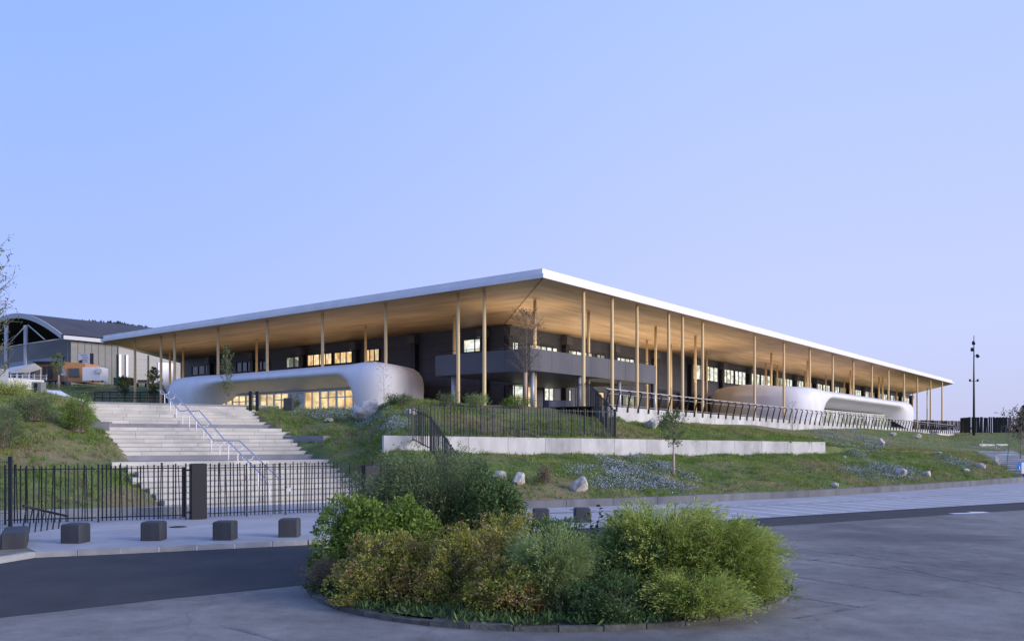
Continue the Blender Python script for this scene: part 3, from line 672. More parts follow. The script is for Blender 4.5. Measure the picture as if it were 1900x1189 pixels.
r_ = bar_fence('bar_fence', 'black fence of crooked bars with lockable gate across the foot of the wide steps', 'fence', [Vector((-10.25, 28.75, zg)), Vector((-6.8, 30.8, zg)), Vector((-4.4, 32.0, zg))], 1.80, .12, 1.55, .06)
MB().box(Vector((-7.85, 30.1, 1.0)), .16, .1, .12, (.86, .5, 0)).box(Vector((-7.85, 30.0, 1.1)), .05, .12, .05, (.86, .5, 0)).build('lock', M_steel, r_)
t = thing('gate_pillar', 'thick black steel pillar between the gate and the bar fence', 'pillar', (-10.45, 28.45, 0))
MB().bevbox(Vector((-10.42, 28.45, .98)), .48, .42, 1.95, (.86, .5, 0), .02).build('shaft', M_dark, t); MB().bar((-10.8, 28.2, .2), (-10.8, 28.2, 1.85), .08).bar((-10.8, 28.2, 1.75), (-10.5, 28.3, 1.75), .05).bar((-10.8, 28.2, .35), (-10.5, 28.3, .35), .05).build('bracket', M_dark, t)
# fence with side returns on the bank wall
nW = Vector((-dW.y, dW.x, 0))
fa = P0+dW*-3.0+nW*.4; fb = P0+dW*9.3+nW*.4
fa.z, fb.z = 2.86, 2.78
bar_fence('bar_fence', 'long dark bar fence standing along the top of the white wall on the bank', 'fence', [fa, fb], 1.62, .17, 2.1, .02, M_dblue, th=.036)
q1 = D(1092, 757, 54.0); q1.z = 4.75; q2 = D(1068, 757, 56.0); q2.z = 4.8
bar_fence('bar_fence', 'dark bar fence climbing the bank from the white wall to the terrace railing', 'fence', [fb+nW*.1, q1, q2], 1.65, .2, 2.0, .02, M_dblue, th=.036)
g0 = fa+Vector((0, 0, 0)); g1 = P0+dW*-2.7-nW*1.0; g1.z = 2.2; g2 = Vector((-3.6, 36.2, 1.05)); g3 = Vector((-3.9, 33.2, .15))
g1 = D(798, 836, 39.2); g2 = D(846, 908, 35.9); g3 = D(905, 940, 34.4)
bar_fence('bar_fence', 'dark bar fence stepping down the bank from the white wall towards the shrub island', 'fence', [D(764, 818, 40.6), g1, g2, g3], 1.62, .17, 1.4, .02, M_dblue, th=.036)
# mesh fence at left edge
t = thing('mesh_fence', 'tall dark wire mesh fence panel at the left edge of the gate', 'fence', (-13.8, 23.6, 0))
for p in ((-13.8, 23.6), (-16.3, 23.2)): MB().box((p[0], p[1], 1.13), .08, .08, 2.3).build('post', M_dblue, t)
mb = MB()
for k in range(50): mb.bar((-13.85-k*.05, 23.59-k*.008, .1), (-13.85-k*.05, 23.59-k*.008, 2.2), .007)
for k in range(11): mb.bar((-13.85, 23.59, .12+k*.2), (-16.3, 23.2, .12+k*.2), .009)
mb.build('wire_mesh', M_dblue, t)
# low wall behind the gate
t = tag(MB().prism([(-18.0, 27.4), (-11.2, 29.7), (-11.3, 30.0), (-18.1, 27.7)], 0, .43).build('low_wall', mat('grey_low_wall', (.30, .31, .32), .8, col2=(.37, .38, .38), scale=2)), 'low grey concrete wall behind the sliding gate at the foot of the left bank', 'wall')
# ledges on the bank
for lab, pts, h_ in (('short grey concrete ledge sticking out of the left bank beside the steps', (D(78, 781, 42.5), D(203, 784, 43.0)), .40), ('long pale grey concrete ledge in the grass right of the steps landing', (ray(492, 819)+Vector((0, 0, .28)), ray(600, 819)+Vector((0, 0, .28))), .38)):
    a, b = pts; a = a.copy(); b = b.copy(); dd_ = Vector((b.x-a.x, b.y-a.y, 0)).normalized(); n_ = Vector((-dd_.y, dd_.x, 0))*.5; zt_ = (a.z+b.z)/2
    tag(MB().prism([a, b, b+n_, a+n_], zt_-.9, zt_+.02).build('concrete_ledge', M_mgc), lab, 'ledge')

# ---------------------------------------------------------------- wide steps
st = thing('wide_steps', 'broad pale stone steps with two grey landings climbing the bank', 'steps', AB)
flights = [9, 8, 7]; land = [1.7, 1.3]; tread = (SL-3.0)/24; s = 0; z = 0; prof = [(0, 0)]
for fi, nf in enumerate(flights):
    mb = MB(); jb = MB()
    for k in range(nf):
        z += .2; L0 = -random.uniform(0, .7)+.1; L1 = 9+random.uniform(-.4, .6)
        if random.random() < .25: L0 -= .5
        x = L0; sl = s; sh = s+(tread if (k < nf-1 or fi == 2) else 0.5)
        while x < L1-.2:
            e = min(L1, x+random.choice((1.4, 1.7, 2.0)))
            mb.prism([AB+dP*(x+.006)+dS*sl, AB+dP*(e-.006)+dS*sl, AB+dP*(e-.006)+dS*(sh+.05), AB+dP*(x+.006)+dS*(sh+.05)], z-.45, z-.004); x = e
        jb.box(AB+dP*((L0+L1)/2)+dS*(sl-.004)+Vector((0, 0, z-.185)), L1-L0, .02, .024, dP)  # dark strip at the riser foot: course joint with its shadow line coloured in
        prof.append((s, z)); s += tread
    fo = mb.build('flight', M_step, st); jb.build('shadow_joints', M_mgc, fo)
    if fi < 2:
        s += land[fi]-tread*0; prof.append((s, z))
        mb = MB(); a = AB+dP*-.8+dS*(s-land[fi]-tread+.5); mb.prism([a, a+dP*10.2, a+dP*10.2+dS*(land[fi]+.2), a+dS*(land[fi]+.2)], z-.4, z+.002)
        mb.prism([AB+dP*-.8+dS*(s-.25), AB+dP*10.5+dS*(s-.25), AB+dP*10.5+dS*(s-.02), AB+dP*-.8+dS*(s-.02)], z-.2, z+.225)
        mb.build('landing', M_mgc, st)
mb = MB(); a = AB+dP*-3+dS*(s+.0); mb.prism([a, a+dP*14, a+dP*14+dS*.35, a+dS*.35], z-.5, z+.14); mb.build('top_kerb', M_mgc, st)
# twin handrail
hrl = thing('handrail', 'twin lilac painted handrail running down the middle of the wide steps', 'handrail', AB+dP*4.1)
def zprof(q):
    zz = 0
    for i in range(len(prof)-1):
        (s0, z0), (s1, z1) = prof[i], prof[i+1]
        if s0 <= q <= s1 and s1 > s0: return z0+(z1-z0)*(q-s0)/(s1-s0)
    return prof[-1][1] if q > prof[-1][0] else 0
f1 = 9*tread; l1 = f1+land[0]; f2 = l1+8*tread; l2 = f2+land[1]; tot = l2+7*tread
path = [(-.5, .15), (.2, .3), (f1-tread, 1.8), (l1-.1, 1.8), (f2-tread, 3.4), (l2-.1, 3.4), (tot-.3, 4.8), (tot+.4, 4.8)]
for sg in (-1, 1):
    pts = [AB+dP*(4.1+sg*.27)+dS*q+Vector((0, 0, zz+.92)) for q, zz in path]; pts = pts[1:]
    MB().tube([pts[0]-Vector((0, 0, .25))-dS*.3]+pts+[pts[-1]+dS*.35], .030, 8).build('rail', M_rail, hrl, True)
for q in np.linspace(.4, tot+.1, 14):
    zz = np.interp(q, [a for a, b in path], [b for a, b in path]); b_ = AB+dP*4.1+dS*float(q)
    mb = MB(); mb.tube([b_+Vector((0, 0, zz-.35)), b_+Vector((0, 0, zz+.68))], .028, 6); mb.tube([b_+dP*-.27+Vector((0, 0, zz+.9)), b_+dP*-.2+Vector((0, 0, zz+.72)), b_+Vector((0, 0, zz+.66)), b_+dP*.2+Vector((0, 0, zz+.72)), b_+dP*.27+Vector((0, 0, zz+.9))], .016, 5); mb.build('post', M_white, hrl, True)

# ---------------------------------------------------------------- bollards, bench block, bike rack
bl = [((131, 1017), 'leftmost of the dark concrete cube bollards, nearest the bike rack'), ((278, 1012), 'dark concrete cube bollard in front of the middle of the sliding gate'), ((412, 1011), 'dark concrete cube bollard just right of the gate pillar'), ((533, 1005), 'dark concrete cube bollard nearest the left side of the shrub island'),
      ((1004, 973), 'dark concrete cube bollard seen over the shrubs, left of the pair'), ((1081, 970.5), 'dark concrete cube bollard seen over the shrubs, right of the pair with vine')]
proto = None
for (px, py), lab in bl:
    p = G(px, py); p.y += .25; p.z = pz(p.x)
    if proto is None:
        proto = MB().bevbox(Vector((0, 0, .235)), .52, .52, .50, (1, 0, 0), .035).build('cube_bollard', M_dkc); o = proto
    else: o = proto.copy(); COL.objects.link(o)
    o.location = p; o.rotation_euler = (0, 0, R({131: -3, 278: 4, 412: 2, 533: 5}.get(px, 3))); tag(o, lab, 'bollard', 'dark concrete cube bollards along the kerb')
tag(MB().bevbox(Vector((-12.42, 21.45, .24)), .55, 2.0, .50, Vector((.87, .46, 0)), .04).build('concrete_block', M_dkc), 'long low dark concrete block beside the mesh fence at the left edge', 'block')
t = thing('bike_rack', 'black bike rack of leaning hoops under a sloping bar behind the concrete block', 'bike rack', (-13, 25, .1))
a, b = D(43, 938, 24.8), D(124, 957, 26.6); MB().tube([a, b], .035, 8).build('top_bar', M_dark, t, True)
for k in range(7):
    p = a.lerp(b, .08+k*.13); q = Vector((p.x+.5, p.y-1.1, zg)); q2 = Vector((p.x-.28, p.y-.3, zg))
    MB().tube([p, p.lerp(q, .55)+Vector((0, 0, .1)), q], .02, 6).build('leg', M_dark, t, True)
# dark cabinet behind the shrubs
t = thing('utility_box', 'small dark box standing behind the tall shrub at the end of the bar fence', 'box', (-5.1, 31.6, 0))
c = D(688, 873, 31.6); MB().bevbox(Vector((c.x, 31.6, .95)), .62, .4, 1.75, (.86, .5, 0), .03).build('cabinet', M_dark, t); MB().box(Vector((c.x-.12, 31.38, 1.5)), .05, .04, .25, (.86, .5, 0)).build('hinge', M_steel, t)

# ---------------------------------------------------------------- vegetation builders
def gm(name, a, b, isl=.35, trans=.28, scale=2.0, c3=None):
    return mat(name, a, .7, spec=.25, col2=b, scale=scale, isl=isl, trans=trans, col3=c3, scale3=1.3)
G_bright = gm('leaf_bright', (.11, .18, .03), (.22, .32, .06))
G_dark = gm('leaf_dark', (.055, .11, .035), (.13, .20, .065))
G_willow = gm('leaf_willow', (.10, .15, .06), (.21, .27, .12), scale=1.2)
G_feath = gm('leaf_feather', (.22, .29, .05), (.46, .52, .13), scale=1.5)
G_feath2 = gm('leaf_feather_grey', (.20, .28, .09), (.36, .45, .17), scale=1.5)
G_spir = gm('leaf_spirea', (.19, .22, .04), (.44, .41, .09), scale=2.2, c3=(.20, .13, .05))
G_head = gm('flower_head', (.36, .20, .14), (.52, .32, .22), .3, .1)
G_dry = gm('leaf_dry', (0.168, 0.140, 0.084), (0.280, 0.224, 0.154))
G_sap = gm('leaf_sapling', (.10, .15, .05), (.20, .24, .10))
G_sapb = gm('leaf_brownish', (.16, .13, .09), (.26, .22, .17))
G_twig = gm('leaf_twiggy', (.07, .055, .045), (.13, .10, .08))
G_con = gm('leaf_conifer', (.015, .03, .012), (.03, .05, .02))
def shrub_stems(root, c, rad, h, n, leaves, Ls, Ws, m, spread=1.0, lean=(0, 0), stem_m=None, arch=.25, lowcut=.0, name='foliage', spray=.6):
    """arching stems fanning from a base disc, leaves along them"""
    c = np.array(c); a = rng.uniform(0, 2*np.pi, n); r = np.sqrt(rng.uniform(0, 1, n))
    base = c+np.stack([np.cos(a)*r*rad*.45, np.sin(a)*r*rad*.45, np.zeros(n)], 1)
    phi = np.arcsin(rng.uniform(0.0, 1, n)**.85); out = np.stack([np.cos(a+rng.normal(0, .3, n)), np.sin(a+rng.normal(0, .3, n)), np.zeros(n)], 1)
    lobes = 1+.10*np.sin(a*3+c[0])+.08*np.sin(a*7+c[1]*2)+.06*np.sin(a*11+phi*9)
    q_ = rng.uniform(.70, 1.04, n); reach = rad*spread*np.cos(phi)**.65*lobes*q_-r*rad*.3; top = h*(.06+.94*np.sin(phi)**.8)*q_*(1+.06*np.sin(a*5+phi*6))
    tip = base+out*reach[:, None]; tip[:, 2] = c[2]+top; tip[:, 0] += lean[0]*rng.uniform(.5, 1, n); tip[:, 1] += lean[1]*rng.uniform(.5, 1, n)
    ctl = base+out*(reach*.30)[:, None]; ctl[:, 2] = c[2]+np.minimum(top*.9+.12*h, h)
    # leaves
    k = leaves; tt = rng.uniform(.12, 1, (n, k)); T = tt[..., None]
    P_ = (1-T)**2*base[:, None]+2*T*(1-T)*ctl[:, None]+T*T*tip[:, None]
    Dv = unit(2*(1-T)*(ctl-base)[:, None]+2*T*(tip-ctl)[:, None])
    P_ = P_+rng.normal(size=P_.shape)*.05*spray
    ld = unit(Dv+rng.normal(size=P_.shape)*.32+np.array([0, 0, .15])); nn = unit(rng.normal(size=P_.shape))
    L_ = Ls*rng.uniform(.6, 1.3, (n, k)); W_ = Ws*rng.uniform(.7, 1.2, (n, k))
    v, f = leafquads(P_.reshape(-1, 3), ld.reshape(-1, 3), nn.reshape(-1, 3), L_.ravel(), W_.ravel())
    npmesh(name, v, f, m, root)
    # stems as slim triangles ribbons
    sv = []; ns = min(n, 500); idx = rng.choice(n, ns, replace=False); seg = 6; ts = np.linspace(0, .98, seg)
    pts = np.stack([(1-t)**2*base[idx]+2*t*(1-t)*ctl[idx]+t*t*tip[idx] for t in ts], 1)
    side = unit(np.cross(out[idx]+rng.normal(size=(ns, 3))*.2, np.array([0, 0, 1.0]))); wdt = np.linspace(.011, .003, seg)
    A_ = pts+side[:, None]*wdt[None, :, None]; B_ = pts-side[:, None]*wdt[None, :, None]
    V = np.stack([A_, B_], 2).reshape(-1, 3); base_i = (np.arange(ns)[:, None]*seg+np.arange(seg-1)[None])*2
    f = np.stack([base_i, base_i+1, base_i+3, base_i+2], -1).reshape(-1, 4)
    npmesh('stems', V, f, stem_m or M_bark, root)
def lumps(c, rx, ry, rz, n, lump=.3, fill=.35, low=-.15, seed=0):
    """points on a lumpy dome + outward normals; clumps come from many small balls on the dome"""
    r2 = np.random.default_rng(seed+5); nb = 70
    d = unit(r2.normal(size=(nb, 3))); d[:, 2] = np.abs(d[:, 2])*1.0+low*r2.uniform(0, 1, nb); d = unit(d)
    bc = d*r2.uniform(.62, .93, (nb, 1)); br = r2.uniform(.14, .30, nb)
    k = r2.integers(0, nb, n); dd = unit(r2.normal(size=(n, 3))); dd[:, 2] = np.where(r2.uniform(size=n) < .7, np.abs(dd[:, 2]), dd[:, 2])
    rr = br[k]*r2.uniform(.5, 1.0, n)**.5
    p = bc[k]+dd*rr[:, None]
    nf = int(n*fill); q = unit(r2.normal(size=(nf, 3))); q[:, 2] = np.abs(q[:, 2]); q = q*r2.uniform(.3, .8, (nf, 1))
    p = np.concatenate([p, q]); nn = np.concatenate([dd, unit(q+1e-6)])
    p[:, 2] = np.maximum(p[:, 2], 0.02)
    return np.array(c)+p*np.array([rx, ry, rz]), unit(nn/np.array([rx, ry, rz])+p*.6)
def shrub_dome(root, c, rx, ry, rz, n, L_, W_, m, seed=0, name='foliage', fill=.35):
    FOL = []; p, nn = lumps(c, rx, ry, rz, n, seed=seed, fill=fill); k = len(p)
    ld = unit(nn+rng.normal(size=(k, 3))*.7); ln = unit(nn+rng.normal(size=(k, 3))*.8)
    v, f = leafquads(p, ld, ln, L_*rng.uniform(.45, 1.0, k)*rng.choice([1, 1, 1.6], k), W_*rng.uniform(.7, 1.3, k)); FOL.append(v)
    nb_ = n//260; aa = rng.choice(k, nb_, replace=False); sp = p[aa]; sdv = unit(nn[aa]+np.array([0, 0, .7])+rng.normal(size=(nb_, 3))*.3); ln_ = rng.uniform(.08, .26, (nb_, 1))
    kk = 9; tq = rng.uniform(0, 1, (nb_, kk, 1)); q3 = (sp[:, None]+sdv[:, None]*ln_[:, None]*tq+rng.normal(0, .01, (nb_, kk, 3))).reshape(-1, 3)
    v, f = leafquads(q3, rdir(len(q3), .5), rdir(len(q3)), L_*rng.uniform(.6, 1.5, len(q3)), W_*rng.uniform(.7, 1.3, len(q3))); FOL.append(v)
    v = np.concatenate(FOL); npmesh(name, v, np.arange(len(v)).reshape(-1, 4), m, root)
    # twigs
    mb = MB()
    for i in range(70):
        a = random.uniform(0, 6.28); r = random.random()**.5; e = random.uniform(.4, .9)
        q = Vector((c[0]+math.cos(a)*r*rx*.85, c[1]+math.sin(a)*r*ry*.85, c[2]+rz*e*math.sqrt(max(.05, 1-r*r*.8)))); b0 = Vector((c[0]+math.cos(a)*r*rx*.4, c[1]+math.sin(a)*r*ry*.4, c[2]))
        mb.tube([b0, b0.lerp(q, .5)+Vector((0, 0, .08)), q], [.012, .008, .004], 4, False)
    mb.build('stems', M_bark, root, fix=False)
    return p, nn

# ---- the round island
ic = Vector((.66, 16.65, 0)); IR = 4.52
pts = [(ic.x+math.cos(a)*IR, ic.y+math.sin(a)*IR) for a in np.linspace(0, 2*math.pi, 64, endpoint=False)]
mk = MB()
for k in range(44):
    a0, a1 = 2*math.pi*k/44+.002, 2*math.pi*(k+1)/44-.002; c0 = []
    for r in (IR, IR-.16):
        for a in ((a0, a1) if r == IR else (a1, a0)): c0.append((ic.x+math.cos(a)*r, ic.y+math.sin(a)*r))
    hh = .075+.012*math.sin(k*1.7); mk.prism(c0, -.05, hh)
tag(mk.build('island_kerb', mat('old_kerb', (.07, .07, .062), .95, col2=(.13, .125, .11), scale=5, isl=.25, bump=.4, bscale=18)), kind='structure')
nr = 14; v = [(ic.x, ic.y, .14)]
vv = []; 
for r in np.linspace(.02, 1, nr):
    for a in np.linspace(0, 2*math.pi, 64, endpoint=False): vv.append((ic.x+math.cos(a)*(IR-.17)*r, ic.y+math.sin(a)*(IR-.17)*r, .07+.03*math.sin(a*9+r*14)*r+.1*(1-r)))
ff = [(i*64+k, i*64+(k+1) % 64, (i+1)*64+(k+1) % 64, (i+1)*64+k) for i in range(nr-1) for k in range(64)]+[tuple(range(64))]
tag(MB().add(vv, ff).build('island_soil', mat('island_soil', (.035, .03, .022), .95, col2=(.07, .06, .045), scale=5, bump=.5, bscale=20), smooth=True), kind='structure')

GR = 'shrubs on the round island'
def sh(label, c): return thing('shrub', label, 'shrub', c, GR)
# 2: tall dark willow-like one at the back, its right half glossier
t = sh('tallest dark green willowy shrub at the back of the island', (-1.75, 18.8, .1))
shrub_stems(t, (-1.75, 18.9, .1), 1.5, 2.38, 1500, 56, .085, .019, G_willow, 1.0, (0, 0), spray=1.2)
t = sh('dense glossy dark green shrub touching the right side of the tallest one', (-.5, 18.2, .1))
shrub_dome(t, (-.55, 18.3, .1), 1.0, 1.1, 1.95, 19000, .085, .035, G_dark, 3)
# 1: bright leafy with white flowers
t = sh('bright leafy green shrub dotted with small white flowers on the left of the island', (-2.6, 16.6, .1))
p, nn = shrub_dome(t, (-2.6, 16.5, .1), 1.2, 1.15, 1.78, 26000, .085, .045, G_bright, 8)
k = rng.choice(len(p)*3//4, 70, replace=False); c = p[k]+nn[k]*.05; vs = []; fs = []
for i in range(len(c)):
    for j in range(5):
        a = j*1.2566+i; d = np.array([math.cos(a), math.sin(a), .3]); vs.append((c[i], d, np.array([0, 0, 1.0])+nn[k][i]))
v, f = leafquads(np.array([x[0] for x in vs]), np.array([x[1] for x in vs]), np.array([x[2] for x in vs]), np.full(len(vs), .032), np.full(len(vs), .026)); npmesh('flowers', v, f, M_flww, t)
t = sh('grey green loose shrub between the bright leafy shrub and the bar fence', (-2.9, 18.8, .1))
shrub_stems(t, (-3.0, 19.0, .1), .95, 1.95, 240, 34, .07, .022, G_willow, 1.2)
# 3: spirea with brown pink heads, three plants
for i, (cx, cy, rx, rz, lab, n) in enumerate([(-2.0, 14.45, 1.08, 1.06, 'low bushy shrub with brownish pink flower heads below the bright leafy shrub', 15000), (-.8, 14.2, 1.05, 1.2, 'broad bushy shrub with faded pink flower heads in the middle of the island', 16000), (-.1, 15.7, 1.0, 1.28, 'yellowish bushy shrub with rusty heads behind the pale feathery one', 12000), (-.1, 13.25, .7, .8, 'small golden leaved shrub with pink heads low at the front of the island', 8000)]):
    t = sh(lab, (cx, cy, .1)); p, nn = shrub_dome(t, (cx, cy, .1), rx, rx*.95, rz, n, .055, .024, G_spir, 20+i)
    k = rng.choice(len(p)*3//4, 330 if i < 3 else 130, replace=False); k = k[(nn[k][:, 2] > .2)]
    c = p[k]+nn[k]*.03; m_ = 12; ang = rng.uniform(0, 6.28, (len(c), m_)); rr = np.sqrt(rng.uniform(0, 1, (len(c), m_)))*.05
    off = np.stack([np.cos(ang)*rr, np.sin(ang)*rr, rng.uniform(0, .02, ang.shape)], -1)
    q = (c[:, None]+off).reshape(-1, 3); v, f = leafquads(q, rdir(len(q)), np.tile([[0, 0, 1.0]], (len(q), 1))+rng.normal(size=q.shape)*.4, np.full(len(q), .026), np.full(len(q), .022)); npmesh('flower_heads', v, f, G_head, t)
# 4: pale feathery
t = sh('pale grey green feathery shrub at the front middle of the island', (.65, 13.5, .1))
shrub_stems(t, (.62, 13.45, .1), .76, 1.22, 900, 60, .06, .013, G_feath2, 1.0, (-.03, 0), spray=.6)
# 5: large feathery
t = sh('largest bright feathery shrub leaning right on the right of the island', (3.0, 14.5, .1))
shrub_stems(t, (2.55, 14.4, .1), 1.25, 1.52, 2200, 64, .075, .013, G_feath, 1.0, (.10, 0), spray=.6)
t = sh('bright feathery shrub bulging over the right kerb of the island', (4.0, 14.9, .1))
shrub_stems(t, (3.42, 14.1, .1), .98, 1.34, 1500, 60, .075, .013, G_feath, 1.0, (.04, 0), spray=.6)
t = sh('dark leafy shrub showing between the two feathery shrubs', (2.0, 13.6, .1))
shrub_dome(t, (2.0, 13.75, .1), .78, .7, 1.25, 7500, .075, .04, G_dark, 31)
t = sh('small dark sprawling shrub over the front kerb of the island', (1.4, 12.9, .1))
shrub_dome(t, (1.45, 12.75, .08), .7, .5, .62, 6000, .05, .024, G_dark, 33)
t = sh('low feathery shoots hugging the front kerb beneath the largest shrub', (2.6, 12.9, .1))
shrub_stems(t, (2.75, 13.0, .08), .85, .62, 800, 46, .06, .014, G_feath, 1.0, spray=.6)
t = sh('dry brown low shrub at the left tip of the island', (-3.1, 15.2, .1))
shrub_stems(t, (-3.05, 15.25, .08), .62, .62, 260, 34, .04, .014, G_dry, 1.1)
t = sh('low green shrub between the willowy and feathery shrubs at the back of the island', (1.0, 17.0, .1))
shrub_dome(t, (1.0, 17.2, .1), 1.6, 1.1, .98, 9000, .07, .04, G_dark, 41)
# a vine with big leaves standing up in front of the far bollards
t = sh('thin upright vine with big leaves poking up in front of the far bollards', (1.5, 15.8, .1)); mb = MB(); lp_ = []; ld_ = []
for k in range(5):
    b0 = Vector((1.35+.25*k*.5, 15.6+.1*k, .5)); tp = Vector((1.45+.16*k, 15.6, 1.42+.1*math.sin(k*2))); mb.tube([b0, tp], [.008, .004], 4)
    for j in range(12):
        q = b0.lerp(tp, .45+.05*j); lp_.append(q); ld_.append(Vector((random.uniform(-1, 1), random.uniform(-1, .2), .35)))
mb.build('stems', M_bark, t); v, f = leafquads(np.array(lp_), np.array(ld_), rdir(len(lp_), 1), np.full(len(lp_), .11), np.full(len(lp_), .09)); npmesh('foliage', v, f, G_dark, t)
# ground cover along the island kerb
n = 16000; a = rng.uniform(0, 2*np.pi, n); r = (IR-.12)*np.sqrt(rng.uniform(.45, 1.03+.03*np.sin(a*13)+.03*np.sin(a*29), n)); p = np.stack([ic.x+np.cos(a)*r, ic.y+np.sin(a)*r, np.full(n, .09)], 1)
v, f = leafquads(p, rdir(n, 1.0), rdir(n), rng.uniform(.05, .19, n), rng.uniform(.02, .045, n)); tag(npmesh('ground_cover', v, f, G_dark), 'low dark weeds covering the soil of the round island', 'weeds', kind='stuff')

# ---- grass on the banks
def grass(n, reg, hmul, name, lab, m=M_grass):
    px = rng.uniform(reg[0], reg[1], n); d = np.sqrt(rng.uniform(reg[2]**2, reg[3]**2, n)); X = (px-950)/F*d
    z = Hn(X, d); s = (X-AB.x)*dS.x+(d-AB.y)*dS.y; tt = (X-AB.x)*dP.x+(d-AB.y)*dP.y
    ok = z > .2
    ok &= ~((s > -1) & (s < SL+3) & (tt > -.25) & (tt < 8.9))
    u = (X-RC.x)*A.x+(d-RC.y)*A.y; v_ = (X-RC.x)*B.x+(d-RC.y)*B.y
    ok &= ~((u > -1.6) & (v_ > -1.3)) | (px < 320)
    ok &= ~((s > SL) & (px < 720) & (px > 190) & (d < 85))
    X, d, z = X[ok], d[ok], z[ok]; k = len(X)
    patch = .5+.5*np.sin(X*.9+1.3*np.sin(d*.6))*np.sin(d*.8+X*.3)
    h = hmul*(.35+.9*patch)*rng.uniform(.5, 1.3, k)
    B3 = 3; P_ = np.repeat(np.stack([X, d, z-.01], 1), B3, 0)+np.column_stack([rng.normal(0, .035, (k*B3, 2)), np.zeros(k*B3)])
    dv = np.column_stack([rng.normal(0, .5, (k*B3, 2)), np.ones(k*B3)]); sd_ = np.column_stack([rng.normal(size=(k*B3, 2)), np.zeros(k*B3)])
    v, f = tris(P_, dv, sd_, np.repeat(h, B3)*rng.uniform(.6, 1.2, k*B3), rng.uniform(.012, .028, k*B3))
    tag(npmesh(name, v, f, m), lab, 'grass', kind='stuff')
grass(90000, (-350, 720, 28, 60), .17, 'grass', 'rough green grass and weeds on the bank left and right of the steps')
grass(170000, (690, 2250, 33, 64), .17, 'grass', 'short patchy grass on the long bank below the terrace')
grass(30000, (1450, 2300, 60, 125), .2, 'grass', 'dry green grass on the far right end of the bank')
grass(14000, (-100, 330, 84, 112), .3, 'grass', 'dull grass on the raised bank below the kiosk and container')
def tufts(n, reg, hh, label, m):
    px = rng.uniform(reg[0], reg[1], n); d = np.sqrt(rng.uniform(reg[2]**2, reg[3]**2, n)); X = (px-950)/F*d; z = Hn(X, d)
    s = (X-AB.x)*dS.x+(d-AB.y)*dS.y; tt = (X-AB.x)*dP.x+(d-AB.y)*dP.y; u = (X-RC.x)*A.x+(d-RC.y)*A.y; v_ = (X-RC.x)*B.x+(d-RC.y)*B.y
    ok = (z > .25) & ~((s > -1) & (s < SL+3) & (tt > -.35) & (tt < 9.0)) & ~((u > -1.8) & (v_ > -1.4)) & ~((s > SL) & (px < 720) & (px > 190))
    ok &= rng.uniform(size=n) < .25+.75*(np.sin(X*.7+2)*np.sin(d*.9+X*.2) > -.1)
    X, d, z = X[ok], d[ok], z[ok]; k = len(X); nb = 12; hgt = np.repeat(hh*rng.uniform(.4, 1.4, k), nb)
    P_ = np.repeat(np.stack([X, d, z-.02], 1), nb, 0)+np.column_stack([rng.normal(0, .06, (k*nb, 2)), np.zeros(k*nb)])
    v, f = tris(P_, np.column_stack([rng.normal(0, .55, (k*nb, 2)), np.ones(k*nb)]), np.column_stack([rng.normal(size=(k*nb, 2)), np.zeros(k*nb)]), hgt*rng.uniform(.5, 1.1, k*nb), rng.uniform(.02, .05, k*nb))
    tag(npmesh('weeds', v, f, m), label, 'weeds', kind='stuff')
tufts(5200, (-350, 720, 28, 58), .30, 'taller darker weeds scattered over the banks beside the steps', G_bright)
tufts(7000, (690, 2250, 33, 62), .26, 'taller darker weeds scattered over the long bank', G_bright)
tufts(3000, (690, 2250, 33, 62), .22, 'straw coloured dry tufts scattered over the long bank', G_dry)
tufts(1600, (-350, 720, 30, 58), .30, 'straw coloured dry tufts scattered over the banks beside the steps', G_dry)
# low cover in patches: grey-green leaves with lavender flowers
def flowerpatch(poly, n, label, fl=.5, hh=.10):
    """poly in (px,py) polygon, dropped onto the bank"""
    xs = [p[0] for p in poly]; ys = [p[1] for p in poly]; P_ = []
    def inside(x, y):
        c = False; j = len(poly)-1
        for i in range(len(poly)):
            if (poly[i][1] > y) != (poly[j][1] > y) and x < (poly[j][0]-poly[i][0])*(y-poly[i][1])/(poly[j][1]-poly[i][1])+poly[i][0]: c = not c
            j = i
        return c
    while len(P_) < 46:
        x, y = random.uniform(min(xs), max(xs)), random.uniform(min(ys), max(ys))
        if inside(x, y): P_.append(ray(x, y))
    c = np.array(P_); k = rng.integers(0, len(c), n)
    q = c[k]+np.column_stack([rng.normal(0, .30, n), rng.normal(0, .45, n), np.zeros(n)]); q[:, 2] = Hn(q[:, 0], q[:, 1])
    q[:, 2] += rng.uniform(0, hh, n)
    nf = int(n*fl); m_ = n-nf
    v, f = leafquads(q[nf:], rdir(m_, .6), rdir(m_, 1), rng.uniform(.06, .14, m_), rng.uniform(.02, .05, m_))
    tag(npmesh('ground_cover', v, f, M_greyleaf), 'grey green leaves of '+label, 'ground cover', kind='stuff')
    q = q[:nf]; q[:, 2] += .06
    v, f = leafquads(q, rdir(nf, .1), rdir(nf, 1.5), rng.uniform(.04, .075, nf), rng.uniform(.035, .06, nf))
    tag(npmesh('flowers', v, f, M_flw), 'pale lavender blossoms of '+label, 'flowers', kind='stuff')
flowerpatch([(1060, 880), (1110, 852), (1200, 848), (1290, 870), (1295, 905), (1240, 914), (1110, 905)], 14000, 'the big patch around the front sapling', .34)
flowerpatch([(530, 770), (600, 756), (700, 752), (750, 790), (740, 800), (690, 790), (640, 778), (560, 782)], 9000, 'the patch high on the bank right of the steps', .4)
flowerpatch([(1510, 800), (1580, 796), (1640, 822), (1630, 842), (1570, 848), (1520, 815)], 9000, 'the patch right of the white wall end', .28)
flowerpatch([(1555, 872), (1640, 866), (1700, 872), (1690, 886), (1600, 888)], 6000, 'the patch low on the bank towards the parking bays', .3)
